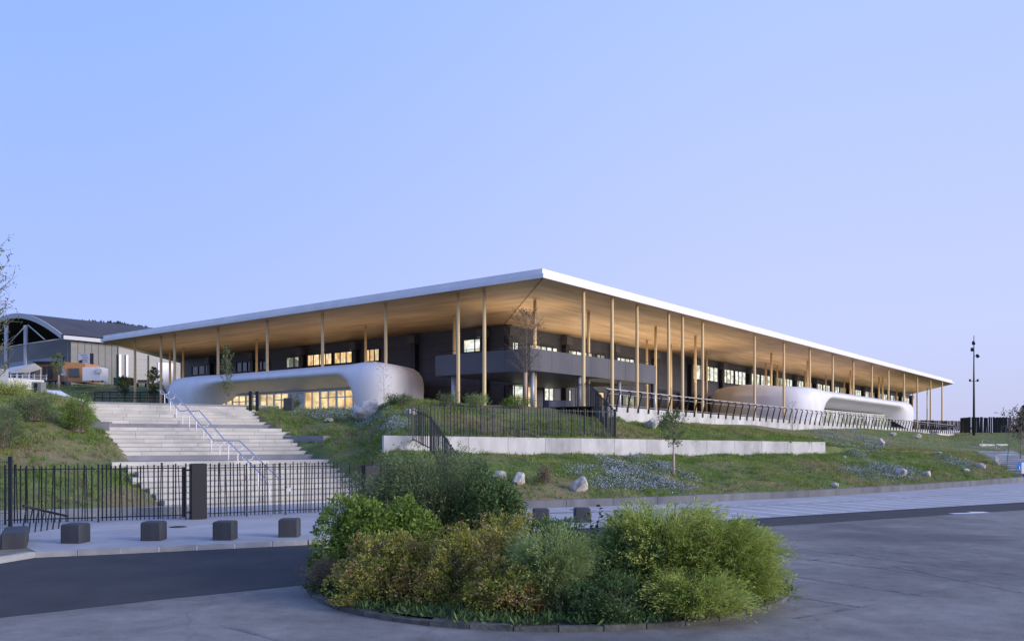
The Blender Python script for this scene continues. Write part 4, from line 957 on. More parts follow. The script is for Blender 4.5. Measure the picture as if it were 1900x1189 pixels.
flowerpatch([(1735, 835), (1790, 858), (1840, 868), (1800, 876), (1750, 862)], 4000, 'the patch among rocks on the far right bank', .15)

# ---- taller weeds along the crest
def weeds(px, py, wpx, n, h, m, label, flower=False, cat='plant'):
    c = ray(px, py); t = thing('wild_plant', label, cat, c); w_ = wpx/F*c.y/2
    shrub_stems(t, c, w_, h, n, 26, .10, .024, m, 1.0, arch=.2, spray=1.5)
    return t
weeds(830, 757, 40, 90, .95, G_willow, 'tall wispy weeds on the crest left of the two front columns')
weeds(885, 757, 52, 110, .9, G_feath2, 'yellow green grassy clump at the foot of the front columns')
weeds(960, 757, 60, 120, .75, G_bright, 'bright green clump under the staked tree in front of the balcony')
weeds(740, 752, 55, 110, .7, G_dark, 'dark green weeds behind the pale rock by the bar fence')
weeds(662, 756, 42, 90, .62, G_dry, 'reddish brown low bush beside the big boulder')
weeds(545, 757, 30, 70, .8, G_dark, 'dark spiky bush in front of the lit glazing')
weeds(600, 757, 30, 50, .6, G_sap, 'small pale green bush in front of the lit glazing near the boulder')
weeds(345, 752, 75, 130, .75, G_bright, 'green planting along the foot of the white pod left end')
weeds(145, 802, 60, 260, 1.9, G_bright, 'tall leafy green bush on the left bank beside the steps')
weeds(60, 780, 90, 260, 1.3, G_willow, 'broad grey green bush on the left bank')
weeds(-10, 830, 120, 300, 1.8, G_willow, 'blurred grey green bush at the left frame edge')
weeds(20, 735, 70, 160, .8, G_feath, 'yellow green bush below the grey concrete wall at far left')
weeds(1190, 900, 30, 30, .6, G_dry, 'thin dry weeds on the bare patch of the bank') if False else None
weeds(1010, 895, 24, 40, .75, G_dry, 'thin brown dry weeds on the bank left of the pale boulder')
weeds(1235, 795, 46, 60, 1.0, G_sap, 'leafy green bush growing by the rock under the terrace wall')

# ---------------------------------------------------------------- rocks
def rock(px, py, wpx, hpx, lab, sd, back=.0):
    c = ray(px, py)
    if px < 700 and c.y > 50: c = D(px, py, 50.5); c.z = Hf(c.x, c.y)
    d = c.y; w_ = wpx/F*d; h = hpx/F*d
    import bmesh
    bm = bmesh.new(); bmesh.ops.create_icosphere(bm, subdivisions=4, radius=1); r3 = random.Random(sd)
    pl = []
    for k in range(13):
        n_ = Vector((r3.gauss(0, 1), r3.gauss(0, 1), r3.gauss(0, .8))).normalized(); pl.append((n_, r3.uniform(.45, .85)))
    for v in bm.verts:
        p = v.co.copy()
        for n_, k in pl:
            e = p.dot(n_)-k
            if e > 0: p -= n_*e*.92
        p *= 1+.10*noise.noise(p*2.2+Vector((sd, 0, 0)))+.04*noise.noise(p*6+Vector((sd, 3, 0)))
        v.co = Vector((p.x*w_*.54, p.y*w_*.48, (p.z+.15*p.x)*h*.66))
    me = bpy.data.meshes.new('rock'); bm.to_mesh(me); bm.free(); me.materials.append(M_rock)
    o = bpy.data.objects.new('rock', me); COL.objects.link(o); o.location = (c.x, c.y+w_*.15, c.z+h*.30); o.rotation_euler = (0, r3.uniform(-.2, .2), r3.uniform(-.6, .6))
    tag(o, lab, 'rock', 'pale rocks on the grass bank')
for i, a in enumerate([(928, 893, 27, 22, 'upright pale rock just right of the tallest shrub, left of a pair'), (961, 900, 32, 26, 'slanted pale rock with brown base, right of a pair beside the shrub'), (1076, 911, 42, 29, 'roundish white rock at the left edge of the big flower patch'),
        (682, 749, 66, 34, 'largest grey boulder in front of the white pod'), (609, 755, 24, 9, 'small pale rock on the crest left of the largest boulder'), (760, 770, 30, 14, 'flat white rock just left of the fence on the white wall'),
        (1211, 796, 32, 22, 'broad rock beneath the start of the terrace railing wall'), (1658, 809, 14, 11, 'small tan rock right below the terrace wall near the far pod'), (1702, 813, 17, 11, 'wide pale rock below the end of the white pod'), (1637, 828, 14, 16, 'upright whitish rock at the right of the upper flower patch'),
        (1740, 843, 14, 8, 'low rock high above the far flower patch'), (1671, 884, 24, 16, 'leaning rock low on the bank above the kerb'), (1721, 884, 18, 11, 'flat grey rock right of the leaning one near the kerb'), (1793, 877, 15, 11, 'cream coloured rock left of the rounded grey one'), (1823, 870, 21, 12, 'rounded grey rock low on the far right bank'),
        (1851, 863, 18, 18, 'jagged white rock at the foot of the right hand steps'), (1549, 906, 15, 11, 'small brown rock near the kerb in the middle of the bank'), (1567, 850, 8, 5, 'tiny white rock below the upper flower patch')]): rock(*a, sd=i*3+1)

# ---------------------------------------------------------------- trees
def tree(label, base, h, m, trunk_h=.3, r0=.04, spread=.5, nb=26, leaves=900, Ls=.09, Ws=.05, seed=1, wrap=0, name='young_tree', up=.8, cat='tree', group=None, tw=7, bm_=None, wr=.07):
    rr = random.Random(seed); base = Vector(base); t = thing(name, label, cat, base, group); mb = MB(); tips = []
    top = base+Vector((rr.uniform(-.05, .05)*h, rr.uniform(-.03, .03)*h, h)); segs = 9
    tr = [base.lerp(top, k/segs)+Vector((rr.uniform(-1, 1), rr.uniform(-1, 1), 0))*h*.008*(k > 0) for k in range(segs+1)]
    mb.tube([tr[0]-Vector((0, 0, .3))]+tr, [r0]+[r0*(1-.85*k/segs) for k in range(segs+1)], 7)
    for b in range(nb):
        f = trunk_h+(1-trunk_h)*(b/nb)**1.1*.95; p = base.lerp(top, f); a = b*2.4+rr.uniform(-.4, .4)
        prof_ = math.sin(math.pi*min(1, .22+.78*(f-trunk_h)/(1-trunk_h)))**.7
        L_ = h*spread*.5*prof_*rr.uniform(.75, 1.2); d = Vector((math.cos(a), math.sin(a), up+rr.uniform(-.2, .3))).normalized()
        q = p+d*L_+Vector((0, 0, L_*.15)); mid = p.lerp(q, .5)-Vector((0, 0, L_*.04)); rb = r0*.35*(1-f*.6)
        mb.tube([p, mid, q], [rb, rb*.7, rb*.3], 5, False)
        for k in range(tw):
            s_ = rr.uniform(.25, 1); o_ = p.lerp(q, s_); e = o_+(d*.5+Vector((rr.gauss(0, .6), rr.gauss(0, .6), rr.gauss(.25, .4))))*L_*.32
            mb.tube([o_, e], [rb*.4, rb*.15], 4, False); tips.append((o_, e))
        tips.append((mid, q))
    mb.build('trunk', bm_ or M_bark, t, fix=False)
    k = rng.integers(0, len(tips), leaves); a0 = np.array([x[0] for x in tips])[k]; a1 = np.array([x[1] for x in tips])[k]
    s_ = rng.uniform(.1, 1.1, (leaves, 1)); p = a0+(a1-a0)*s_+rng.normal(0, .018*h*.3, (leaves, 3))
    v, f = leafquads(p, rdir(leaves, -.1), rdir(leaves), Ls*rng.uniform(.6, 1.3, leaves), Ws*rng.uniform(.6, 1.3, leaves)); npmesh('crown', v, f, m, t)
    if wrap: MB().tube([base-Vector((0, 0, .1)), base+Vector((0, 0, wrap))], wr, 10).build('trunk_wrap', M_wrap, t, True)
    return t
def tat(px, py, topy, **k):
    c = ray(px, py); return c, (py-topy)/F*c.y
c, h = tat(1250, 882, 766); tree('small leafy young tree with a pale wrapped trunk on the flower patch', c, h, G_sap, .42, .035, .62, 24, 1500, .10, .055, 3, h*.36, wr=.055)
c = D(975, 745, 51.5); tree('bare staked young tree with a thick pink brown trunk in front of the balcony corner', c, (745-575)/F*51.5, G_twig, .27, .05, .52, 60, 2200, .07, .04, 5, 1.75, wr=.11, tw=10)
c = D(713, 748, 50.5); tree('slim bare pale sapling in front of the white pod', c, (748-677)/F*50.5, G_sapb, .2, .022, .5, 22, 160, .05, .03, 8, bm_=mat('pale_bark', (.45, .38, .33), .9), tw=4)
c = D(421, 752, 54); tree('slender leafy young tree by the top of the steps in front of the white pod', c, (752-638)/F*54, G_sap, .12, .03, .36, 40, 1400, .09, .05, 12, up=1.4)
c = D(148, 745, 88); c.z -= .6; tree('small narrow green tree on the raised bank before the kiosk', D(109, 725, 96), (725-655)/F*96, G_willow, .4, .06, .4, 24, 1300, .16, .09, 14, wrap=1.8, wr=.1)
tree('small dark conifer on the raised bank right of the bins', D(284, 742, 90), (742-680)/F*90, G_dark, .15, .07, .42, 34, 2200, .16, .08, 15, up=.3)
tree('small dark bush like tree by the bins on the raised bank', D(229, 738, 88), (738-700)/F*88, G_dark, .1, .05, .9, 24, 1500, .16, .09, 16)
c = D(-30, 830, 37); tree('dark thinly leaved tall tree reaching in at the left frame edge', c, (830-430)/F*37, G_dark, .2, .11,   .38, 60, 3200, .11, .055, 21, up=1.0, tw=9)
c = ray(1868, 872); tree('thin bare staked sapling on the right bank', c, (872-765)/F*c.y, G_sapb, .3, .03, .2, 18, 120, .07, .04, 22, up=1.6)
c = ray(1893, 862); tree('loosely leaved pale young tree at the right frame edge', c, (862-762)/F*c.y, G_sapb, .35, .05, .7, 30, 1500, .12, .07, 23)
c = D(1470, 800, 72); tree('thin bare twiggy sapling in front of the terrace railing', c, (800-742)/F*72, G_sapb, .1, .03, .5, 20, 160, .07, .04, 24)
t = thing('conifer', 'dark dense conifer at the right frame edge behind the palisade', 'tree', (103, 170, 4))
mb = MB(); mb.tube([(103, 170, 3), (103, 170, 12)], [.25, .04], 8); mb.build('trunk', M_bark, t)
n = 9000; hz = rng.uniform(0, 1, n)**1.3; a = rng.uniform(0, 6.28, n); r = 3.2*(1-hz)*rng.uniform(.5, 1.05, n)*(1+.2*np.sin(hz*40+a*3)); p = np.stack([103+np.cos(a)*r, 170+np.sin(a)*r, 4.3+hz*8.2], 1)
v, f = leafquads(p, np.stack([np.cos(a), np.sin(a), rng.uniform(-.5, .3, n)], 1), rdir(n), np.full(n, .55), np.full(n, .25)); npmesh('crown', v, f, G_con, t)

# ---------------------------------------------------------------- right background
t = thing('lamp_mast', 'tall dark green lighting mast with spot heads against the sky', 'lamp post', (0, 0, 0)); b_ = D(1807, 803, 112); t.location = b_
MB().tube([b_-Vector((0, 0, .5)), b_+Vector((0, 0, 7)), b_+Vector((0, 0, 12.7))], [.16, .11, .04], 10).build('pole', mat('dark_green_metal', (.015, .03, .03), .45), t, True)
for (dx, py) in ((-.35, 648), (.28, 660), (-.2, 636)):
    z = D(1807, py, 112).z; MB().bar((b_.x, b_.y, z), (b_.x+dx, b_.y-.2, z-.1), .05).tube([(b_.x+dx, b_.y-.2, z+.12), (b_.x+dx*1.2, b_.y-.4, z-.2)], [.16, .22], 8).build('spot_head', M_dark, t)
z = D(1807, 707, 112).z; MB().bar((b_.x-.5, b_.y, z), (b_.x+.5, b_.y, z), .06).tube([(b_.x-.5, b_.y, z-.05), (b_.x-.5, b_.y, z+.25)], .14, 8).tube([(b_.x+.5, b_.y, z-.05), (b_.x+.5, b_.y, z+.25)], .14, 8).build('cross_arm', M_dark, t)
bar_fence('palisade', 'dark palisade fence of uneven slats at the far right end of the terrace', 'fence', [D(1783, 803, 124), D(1800, 803, 119), D(1880, 803, 117)], 2.15, .19, 2.4, .08, M_dark, th=.185, pr=.16)
bar_fence('palisade', 'low dark slatted fence behind the far end of the terrace railing', 'fence', [D(1690, 797, 131), D(1790, 799, 134)], 1.5, .34, 3, .1, M_dark, th=.18, pr=.15)
# right hand steps
rs = thing('garden_steps', 'pale concrete steps with side wall descending the right end of the bank', 'steps', D(1850, 850, 72))
mb = MB()
pa, pb_ = ray(1846, 842), ray(1898, 882)
for k in range(13):
    f = k/12; p = pa.lerp(pb_, f); p.z = Hf(p.x, p.y)+.16; mb.box(p-Vector((0, 0, .2)), 2.6, (pb_-pa).length/12+.1, .5+.001*k, Vector((-(pb_-pa).y, (pb_-pa).x, 0)))
ff_ = mb.build('flight', M_conc, rs); mb = MB()
for k in range(13):
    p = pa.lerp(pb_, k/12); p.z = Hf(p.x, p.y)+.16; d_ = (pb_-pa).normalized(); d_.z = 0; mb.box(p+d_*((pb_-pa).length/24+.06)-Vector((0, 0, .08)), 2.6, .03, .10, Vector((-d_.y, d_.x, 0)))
mb.build('shadow_joints', M_mgc, ff_)  # darker strips under the tread edges, joint and shadow line put in as colour
mb = MB(); mb.prism([D(1797, 829, 82), D(1855, 826, 84), D(1872, 830, 80), D(1818, 834, 78)], 1.4, 2.42); mb.build('platform', M_conc, rs)
mb = MB(); a, b = D(1820, 833, 77.5), D(1848, 846, 73); n_ = Vector((.3, .1, 0)); mb.prism([a, b, b+n_, a+n_], .9, [2.25, 1.95, 1.95, 2.25]); mb.build('side_wall', M_conc, rs)
gh = thing('handrail', 'pale grey sloping handrail beside the right hand garden steps', 'handrail', D(1822, 830, 77))
pts = [D(1818, 815, 77), D(1824, 815, 77), D(1867, 833, 70), D(1898, 845, 66)]
MB().tube(pts, .045, 6).build('rail', M_steel, gh, True)
for (px, y0, y1, d) in ((1822, 815, 832, 77), (1848, 825, 846, 73), (1867, 833, 858, 70), (1894, 843, 868, 66.5)): MB().tube([D(px, y0, d), D(px, y1+2, d)], .035, 6).build('post', M_steel, gh)
fl = thing('beach_flag', 'small blue upright banner at the right edge behind the kerb', 'flag', D(1891, 884, 57.8))
mb = MB(); c = D(1891, 870, 57.8)
mb.add([(c.x-.17+.34*x, c.y+.02*math.sin(x*6)+dy, c.z+zz) for dy in (-.012, .012) for x, zz in ((.12, -.42), (.88, -.42), (1, 0), (.97, .38), (.5, .48), (.03, .38), (0, 0))], [(0, 1, 2, 3, 4, 5, 6), (13, 12, 11, 10, 9, 8, 7)]+[(i, (i+1) % 7, 7+(i+1) % 7, 7+i) for i in range(7)]); mb.build('banner', mat('blue_cloth', (.02, .20, .62), .6), fl)
mb = MB(); mb.add([(c.x-.03+.06*x, c.y-.035+dy, c.z+zz) for dy in (-.004, .004) for x, zz in ((0, -.2), (1, -.2), (1, .2), (0, .2))], [(0, 1, 2, 3), (7, 6, 5, 4), (0, 4, 5, 1), (1, 5, 6, 2), (2, 6, 7, 3), (3, 7, 4, 0)]); mb.build('emblem', mat('pale_print', (.6, .75, .85), .6), fl)
MB().tube([(c.x+.16, c.y+.05, c.z-.8), (c.x+.16, c.y+.05, c.z+.5)], .015, 6).build('pole', M_dark, fl)
sg = thing('notice_board', 'white notice board standing right of the blue banner at the frame edge', 'sign', D(1903, 884, 57)); c = D(1905, 868, 57)
MB().box(c, .7, .04, .75).build('panel', M_white, sg); MB().bar((c.x-.2, c.y, c.z-.9), (c.x-.2, c.y, c.z-.35), .04).build('leg', M_dark, sg)

# planter / signs by the building
t = thing('signpost_frame', 'dark twin post sign frame standing in the grass before the lit glazing', 'sign', D(470, 757, 50))
for px in (464.5, 477): c = D(px, 760, 50); MB().box(Vector((c.x, 50, c.z+.5)), .16, .12, 1.15).build('post', M_dark, t)
c = D(470.7, 736, 50); MB().box(c, .34, .05, .06).build('crossbar', M_dark, t)
tag(MB().bevbox(D(536, 750, 52.5), .55, .5, .75).build('concrete_block', M_dkc), 'small dark concrete block standing before the lit doors of the white pod', 'block')
c = D(1036, 752, 55.5); t = tag(MB().bevbox(c, 1.75, .7, .62, (.9, .4, 0)).build('planter', mat('blue_grey_planter', (.05, .055, .085), .6, col2=(.07, .075, .11), scale=2)), 'dark blue grey trough planter under the balcony', 'planter')

# ---------------------------------------------------------------- left background
# racks on the terrace at the head of the steps
for i in range(6):
    c = D(160+i*24, 748, 51.5+i*.5)
    t = thing('bike_stand', ['first', 'second', 'third', 'fourth', 'fifth', 'sixth'][i]+' dark hoop stand from the left at the top of the steps', 'bike stand', c, 'dark hoop stands at the top of the steps')
    MB().tube([c+Vector((-.33, 0, -.1)), c+Vector((-.33, 0, .62)), c+Vector((.33, 0, .62)), c+Vector((.33, 0, -.1))], .02, 6).build('hoop', M_dark, t)
    MB().tube([c+Vector((-.33, 0, .32)), c+Vector((.33, 0, .32))], .014, 6).build('crossbar', M_dark, t)
fr = thing('low_railing', 'thin dark horizontal railing at the foot of the raised bank behind the hoop stands', 'railing', D(200, 745, 80))
for y in (727, 732, 737): MB().tube([D(176, y, 80), D(300, y+1, 80)], .035, 5).build('rail', M_dark, fr)
for px in range(176, 302, 14): MB().bar(D(px, 748, 80), D(px, 726, 80), .05).build('post', M_dark, fr)
# car
def car():
    base = D(96, 746, 60); base.z = 4.75; t = thing('parked_car', 'white parked car half hidden behind the grey box at the top left', 'car', base)
    prof_ = [(-2.1, .3), (-2.12, .75), (-1.95, 1.0), (-1.5, 1.38), (-.9, 1.5), (.2, 1.48), (1.0, 1.02), (1.9, .86), (2.15, .68), (2.18, .32)]
    dx = Vector((.97, -.22, 0)).normalized(); dy = Vector((.22, .97, 0)).normalized(); mb = MB(); n_ = len(prof_); vs = []
    for k, (yy, sc) in enumerate(((-.84, .0), (-.8, .03), (.8, .03), (.84, .0))):
        pass
    rows = [(-.86, .86), (-.80, 1.0), (.80, 1.0), (.86, .86)]
    for yy, sc in rows:
        for x, z in prof_: vs.append(base+dx*x+dy*(yy*(1 if z < 1.05 else .84))+Vector((0, 0, .3+(z-.3)*(sc if z > .9 else 1))))
    fs = [tuple(range(n_)), tuple(range(4*n_-1, 3*n_-1, -1))]
    for r in range(3):
        for k in range(n_): fs.append((r*n_+k, r*n_+(k+1) % n_, (r+1)*n_+(k+1) % n_, (r+1)*n_+k))
    mb.add(vs, fs); mb.build('body', mat('car_paint', (.62, .64, .68), .25, coat=.6), t)
    for yy in (-.80,):
        w1_ = [base+dx*x+dy*(yy)+Vector((0, 0, z)) for x, z in ((-1.5, 1.0), (-1.25, 1.3), (-.1, 1.33), (.55, 1.0))]; mb = MB(); q = -dy*.06
        mb.add([v+q for v in w1_]+[v+q*.2 for v in w1_], [(0, 1, 2, 3), (7, 6, 5, 4), (0, 4, 5, 1), (1, 5, 6, 2), (2, 6, 7, 3), (3, 7, 4, 0)]); mb.build('side_window', M_glass, t)
    for x in (-1.35, 1.35):
        for y in (-.78, .78):
            c = base+dx*x+dy*y+Vector((0, 0, .33)); w_ = MB().tube([c-dy*.11, c+dy*.11], .33, 16).build('wheel', M_dark, t); MB().tube([c-dy*.125, c+dy*.125], .19, 10).build('rim', M_steel, w_)
    for y in (-.55, .55): c = base+dx*2.14+dy*y+Vector((0, 0, .66)); MB().box(c, .1, .34, .14, dx).build('headlight', M_wfr, t)
    for y in (-.6, .6): MB().bar(base+dx*-1.3+dy*y+Vector((0, 0, 1.53)), base+dx*.2+dy*y+Vector((0, 0, 1.53)), .04).build('roof_rail', M_steel, t)
car()
t = thing('service_box', 'grey upright concrete box with a black slot on the left bank crest', 'box', D(74, 740, 47)); c = D(72, 725, 47)
MB().bevbox(c, .56, .5, .95).build('housing', mat('grey_box', (.17, .18, .175), .8, col2=(.2, .21, .2), scale=2), t); MB().box(D(66.5, 724, 46.74), .16, .03, .78).build('slot', M_dark, t)
tag(MB().bevbox(D(46, 733, 47.5), .62, .5, .55).build('concrete_block', M_mgc), 'low grey concrete block left of the upright box on the bank crest', 'block')
tag(MB().bevbox(D(100, 743, 47.5), 1.6, .4, .3).build('concrete_ledge', M_mgc), 'flat grey ledge right of the upright box on the bank crest', 'ledge')
t = tag(MB().prism([D(16, 719, 55), D(82, 719, 57), D(82, 719, 57.4), D(16, 719, 55.4)], 4.3, D(50, 703, 56).z).build('concrete_wall', M_conc), 'pale concrete wall behind the upright box at the top left', 'wall')
tag(MB().prism([D(-30, 719, 50), D(16, 719, 52), D(16, 719, 52.3), D(-30, 719, 50.3)], 4.3, D(0, 683, 51).z).build('concrete_wall', mat('blue_grey_panel', (.30, .32, .37), .6, col2=(.35, .37, .42), scale=1)), 'tall blue grey panel wall at the left frame edge', 'wall')
# curved-roof hall
E = D(116, 627, 122); hall = thing('sports_centre', 'older grey hall with an arched dark roof and pale curved edge at the far left', 'building', Vector((E.x, E.y, 9)))
span = 34.0; rise = 4.4; ns_ = 24; arcp = []
for k in range(ns_+1):
    f = k/ns_; p = E+B*(span*f); p = Vector((p.x, p.y, E.z+rise*math.sin(math.pi*f)**.95)); arcp.append(p)
Lr = 62
mb = MB()
for k in range(ns_): a, b = arcp[k], arcp[k+1]; u_ = Vector((0, 0, .55)); mb.add([a+u_, b+u_, b+u_+A*Lr, a+u_+A*Lr, a+u_*.1, b+u_*.1, b+u_*.1+A*Lr, a+u_*.1+A*Lr], [(0, 1, 2, 3), (7, 6, 5, 4)])
mb.build('roof', M_hroof, hall, fix=False)
mb = MB()
for k in range(ns_): a, b = arcp[k], arcp[k+1]; mb.add([a-A*.15-Vector((0, 0, .2)), b-A*.15-Vector((0, 0, .2)), b-A*.15+Vector((0, 0, .55)), a-A*.15+Vector((0, 0, .55)), a+A*.1-Vector((0, 0, .2)), b+A*.1-Vector((0, 0, .2)), b+A*.1+Vector((0, 0, .55)), a+A*.1+Vector((0, 0, .55))], [(0, 1, 2, 3), (7, 6, 5, 4), (0, 4, 5, 1), (3, 2, 6, 7)])
mb.build('arched_edge', mat('pale_grey_metal', (.42, .43, .47), .5), hall, fix=True)
mb = MB(); mb.box(E+A*(Lr/2)-B*.2+Vector((0, 0, .1)), Lr, .3, .55, A); mb.build('gutter', MATS['pale_grey_metal'], hall)
mb = MB(); ws = E+A*1.5+B*.7; mb.prism([ws, ws+A*6.85, ws+A*6.85+B*31, ws+B*31], 8, E.z+.2); mb.build('wall', M_steelwall, hall)
mb = MB()
for k in range(1, 7): mb.box(ws+A*(k*1.0)-B*.02+Vector((0, 0, 0))-Vector((0, 0, ws.z-13)), .1, .05, 8.2, A)
mb.build('cladding_joints', M_frame, hall)
# gable glazing band and lower wall
gp = E+A*1.35+B*3
mb = MB(); mb.box(gp+B*11+Vector((0, 0, -3.2)), 22, .2, 1.8, B); mb.build('gable_band', mat('pale_blue_band', (.25, .31, .40), .5), hall)
mb = MB(); mb.box(gp+B*11+Vector((0, 0, -7.0)), 22, .22, 5.2, B); gz = mb.build('glazing', M_glass, hall)
mb = MB()
for k in range(12): mb.box(gp+B*(2*k)-A*.15+Vector((0, 0, -7.0)), .12, .12, 5.2, B)
mb.build('mullions', M_frame, gz)
mb = MB(); mb.box(gp+B*11+Vector((0, 0, -12.0)), 22.4, .24, 4.7, B); mb.build('lower_wall', M_mgc, hall)
for px, y0, d in ((129, 632, 124.5), (48, 604, 128), (12, 604, 131)):
    c = D(px, y0, d); MB().tube([(c.x, c.y, 8), (c.x, c.y, c.z)], .3, 12).build('column', M_steel, hall, True)
for a, b in ((D(48, 604, 127), D(12, 643, 130)), (D(52, 603, 127), D(83, 630, 124)), (D(116, 628, 122.5), D(-40, 652, 133))): MB().tube([a, b], .09, 6).build('brace', M_steel, hall, True)
# white clad annex
an = thing('annex', 'white clad building end with pale vertical posts seen under the left end of the canopy', 'building', D(262, 720, 127))
a = E+A*8.4+B*.5; b = a+A*52; mb = MB(); a.z = 4; b.z = 4
mb.prism([a, b, b+B*12, a+B*12], 4, E.z+.1); mb.build('wall', M_whc, an)
for k, px in enumerate((222, 234)):
    c = E+A*(8.5+k*1.1)+B*.35; MB().box(Vector((c.x, c.y, 11)), .35, .3, 9.4, A).build('post', M_steel, an)
c = D(307, 706, 116); MB().box(c, 2.3, .3, 4.8, A).build('door', M_white, an)
# notice panels
t = thing('banner_board', 'pale printed board on dark backing on the grey hall wall above the container', 'sign', D(160, 665, 118)); c = D(158, 672, 118)
MB().box(c+Vector((0, .3, .2)), 2.0, .1, 2.1).build('backing', M_frame, t); mb = MB(); mb.box(c+Vector((-.25, .2, .75)), 1.55, .05, .95); mb.box(c+Vector((.02, .2, -.3)), 1.0, .05, 1.1); pn = mb.build('panel', mat('pale_board', (.42, .44, .56), .6), t)
mb = MB()
for k in range(6): mb.box(c+Vector((-.25+.1*(k % 3), .165, 1.05-.24*k)), .9, .02, .06)
mb.build('print_lines', M_dblue, pn)
# kiosk
ks = thing('wooden_kiosk', 'orange timber kiosk with a slanted left side and square window on the raised bank', 'kiosk', D(140, 708, 104))
def P4(px, py, d): return D(px, py, d)
d = 103; fr_ = [(126.5, 708.5), (158.5, 709), (158, 673.5), (116, 671.5)]
mb = MB(); vs = [D(x, y, d) for x, y in fr_]+[D(x, y, d)+Vector((0, 3.5, 0)) for x, y in fr_]; mb.add(vs, [(0, 1, 2, 3), (7, 6, 5, 4), (0, 4, 5, 1), (1, 5, 6, 2), (2, 6, 7, 3), (3, 7, 4, 0)]); mb.build('body', M_wood, ks)
wn = MB().box(D(137.5, 691, d-.06), 1.32, .14, 1.05).build('window_frame', M_wood2, ks); MB().box(D(137.5, 691, d-.14), 1.12, .03, .88).build('pane', M_glass, wn)
mb = MB(); mb.add([D(113, 696, d+.5), D(124, 697, d+.5), D(119, 684, d+.5), D(116, 673, d+.5), D(113, 696, d+.8), D(124, 697, d+.8), D(119, 684, d+.8), D(116, 673, d+.8)], [(0, 1, 2, 3), (7, 6, 5, 4), (0, 4, 5, 1), (1, 5, 6, 2), (2, 6, 7, 3), (3, 7, 4, 0)]); mb.build('side_banner', M_white, ks)
k2 = thing('timber_shed', 'brown timber shed with dark door openings left of the orange kiosk', 'shed', D(95, 706, 106))
mb = MB(); mb.box(D(94, 690, 107), 2.6, 2.5, 2.3); mb.build('body', M_wood2, k2); MB().box(D(93, 691, 105.7), .55, .06, 1.6).build('door', M_frame, k2); MB().box(D(83, 689, 105.7), .4, .06, 1.2).build('hatch', M_frame, k2)
MB().box(D(94, 673, 106.5), 2.8, 3.0, .12).build('roof', M_frame, k2)
cn = thing('site_container', 'small white site container on wheels right of the orange kiosk', 'container', D(176, 709, 100))
mb = MB(); c = D(177, 695, 101); mb.bevbox(c, 2.15, 1.9, 1.6, (1, 0, 0), .04); mb.build('body', M_white, cn); MB().box(D(184, 688, 99.9), .62, .1, .5).build('air_unit', M_wfr, cn)
for x in (172, 190): MB().tube([D(x, 707.5, 99.95), D(x, 707.5, 100.15)], .13, 10).build('wheel', M_dark, cn)
MB().box(D(177, 706.6, 100.6), 1.7, 1.0, .12).build('chassis', M_dark, cn)
# marquee
mq = thing('marquee', 'open sided pale tent roof on thin posts at the far left', 'tent', D(40, 705, 103))
rg0, rg1 = D(66, 675, 104), D(10, 684, 100); eF0, eF1 = D(80, 687, 101), D(18, 690, 97.5)
el0 = D(76, 692, 104)
mb = MB(); v1 = [D(5, 684, 100), D(62, 675, 100), D(75, 684, 103), D(22, 688, 98)]
a, b, c_, e_ = D(6, 685, 99), D(64, 675, 99), D(78, 684, 101), D(20, 692, 97); up_ = Vector((0, 0, .06))
mb.add([a, b, e_, a+up_, b+up_, e_+up_], [(0, 1, 2), (5, 4, 3), (0, 3, 4, 1), (1, 4, 5, 2), (2, 5, 3, 0)]); mb.add([b, c_, D(55, 691, 99), e_, b+up_, c_+up_, D(55, 691, 99)+up_, e_+up_], [(0, 1, 2, 3), (7, 6, 5, 4), (0, 4, 5, 1), (1, 5, 6, 2), (2, 6, 7, 3), (3, 7, 4, 0)])
mb.build('canopy', mat('tent_cloth', (.5, .5, .53), .7), mq, fix=True)
for px, y0 in ((20, 691), (55, 690), (76, 685), (32, 688)): MB().bar(D(px, y0, 98), D(px, 707, 98), .07).build('post', M_white, mq)
pf_ = thing('picket_fence', 'low pale post and rail fence under the tent', 'fence', D(40, 704, 96))
for y in (696, 701): MB().bar(D(18, y, 96), D(88, y+1, 96), .05).build('rail', M_white, pf_)
for px in range(20, 90, 11): MB().bar(D(px, 706, 96), D(px, 694, 96), .06).build('post', M_white, pf_)
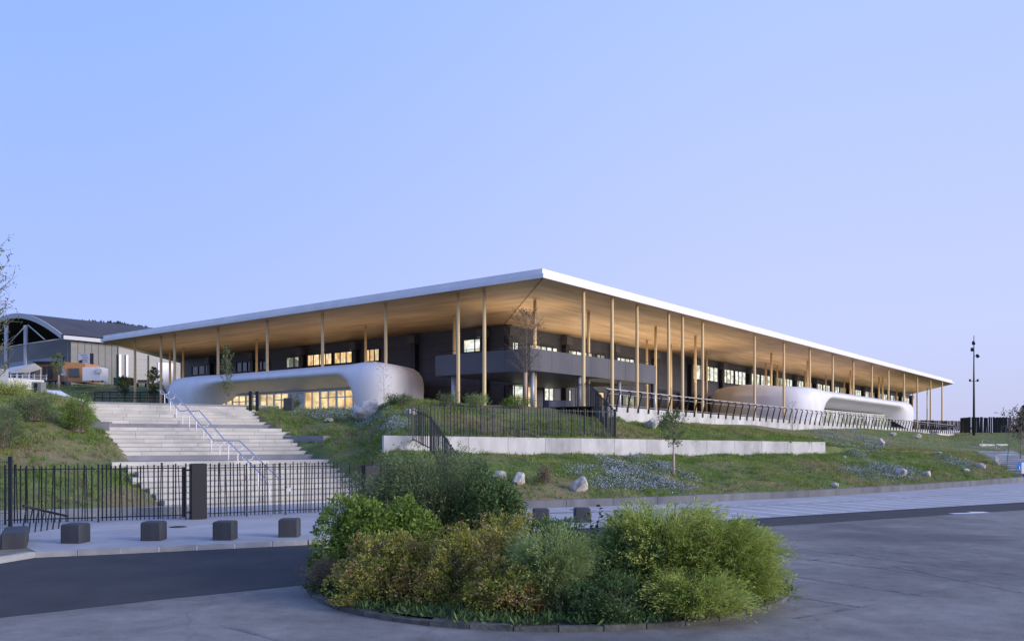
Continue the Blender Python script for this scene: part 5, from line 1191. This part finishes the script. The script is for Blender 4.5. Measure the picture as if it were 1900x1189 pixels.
# bins
for (px, w_, c_, lab) in ((222, 1.15, (.05, .12, .07), 'green waste bin on the raised bank right of the container'), (240, .75, (.22, .10, .06), 'brown waste bin beside the green one')):
    c = D(px, 706, 98); t = thing('waste_bin', lab, 'bin', D(px, 713, 98)); m = mat('bin_%d' % px, c_, .6)
    MB().prism([(c.x-w_*.44, c.y-.4), (c.x+w_*.44, c.y-.4), (c.x+w_*.44, c.y+.4), (c.x-w_*.44, c.y+.4)], c.z-.55, c.z+.2).build('body', m, t); MB().bevbox(c+Vector((0, 0, .26)), w_, .95, .12).build('lid', m, t)
t = thing('bench', 'low dark bench on the raised bank near the canopy end', 'bench', D(263, 716, 96)); c = D(263, 711, 96)
MB().box(c, 1.15, .4, .08).build('seat', M_wood2, t); MB().box(c+Vector((0, .2, .25)), 1.15, .05, .3).build('backrest', M_wood2, t)
for s_ in (-.45, .45): MB().box(c+Vector((s_, 0, -.22)), .06, .35, .36).build('leg', M_dark, t)
# wooded hill far behind
hv = []; hf = []
nx, ny = 60, 8
for i in range(nx):
    x = -700+i*12; top_ = 86*math.exp(-((x+330)/190)**2)+8
    for j in range(ny): y = 520+j*40; hv.append((x, y, top_*math.sin(math.pi*.5*min(1, j/4))-2+4*math.sin(i*.7+j)))
for i in range(nx-1):
    for j in range(ny-1): hf.append((i*ny+j, (i+1)*ny+j, (i+1)*ny+j+1, i*ny+j+1))
tag(MB().add(hv, hf).build('hill', mat('wooded_hill', (.03, .045, .04), .95, col2=(.045, .06, .05), scale=.05), smooth=True), kind='structure')
n = 5000; x = rng.uniform(-520, -150, n); y = rng.uniform(600, 760, n); top_ = 86*np.exp(-((x+330)/190)**2)+8; hh = rng.uniform(2.5, 6.5, n)
zz = top_*np.sin(np.pi*.5*np.clip((y-520)/160, 0, 1))-2; vs = []; fs = []
for i in range(n):
    b0 = len(vs); vs.append((x[i], y[i], zz[i]+hh[i])); r = hh[i]*.45
    for k in range(5): vs.append((x[i]+r*math.cos(k*1.257), y[i]+r*math.sin(k*1.257), zz[i]))
    for k in range(5): fs.append((b0, b0+1+k, b0+1+(k+1) % 5))
tag(npmesh('distant_wood', np.array(vs), np.array(fs), mat('distant_conifers', (.03, .045, .045), .95)), 'dark conifer wood on the hill behind the canopy left end', 'woodland', kind='stuff')
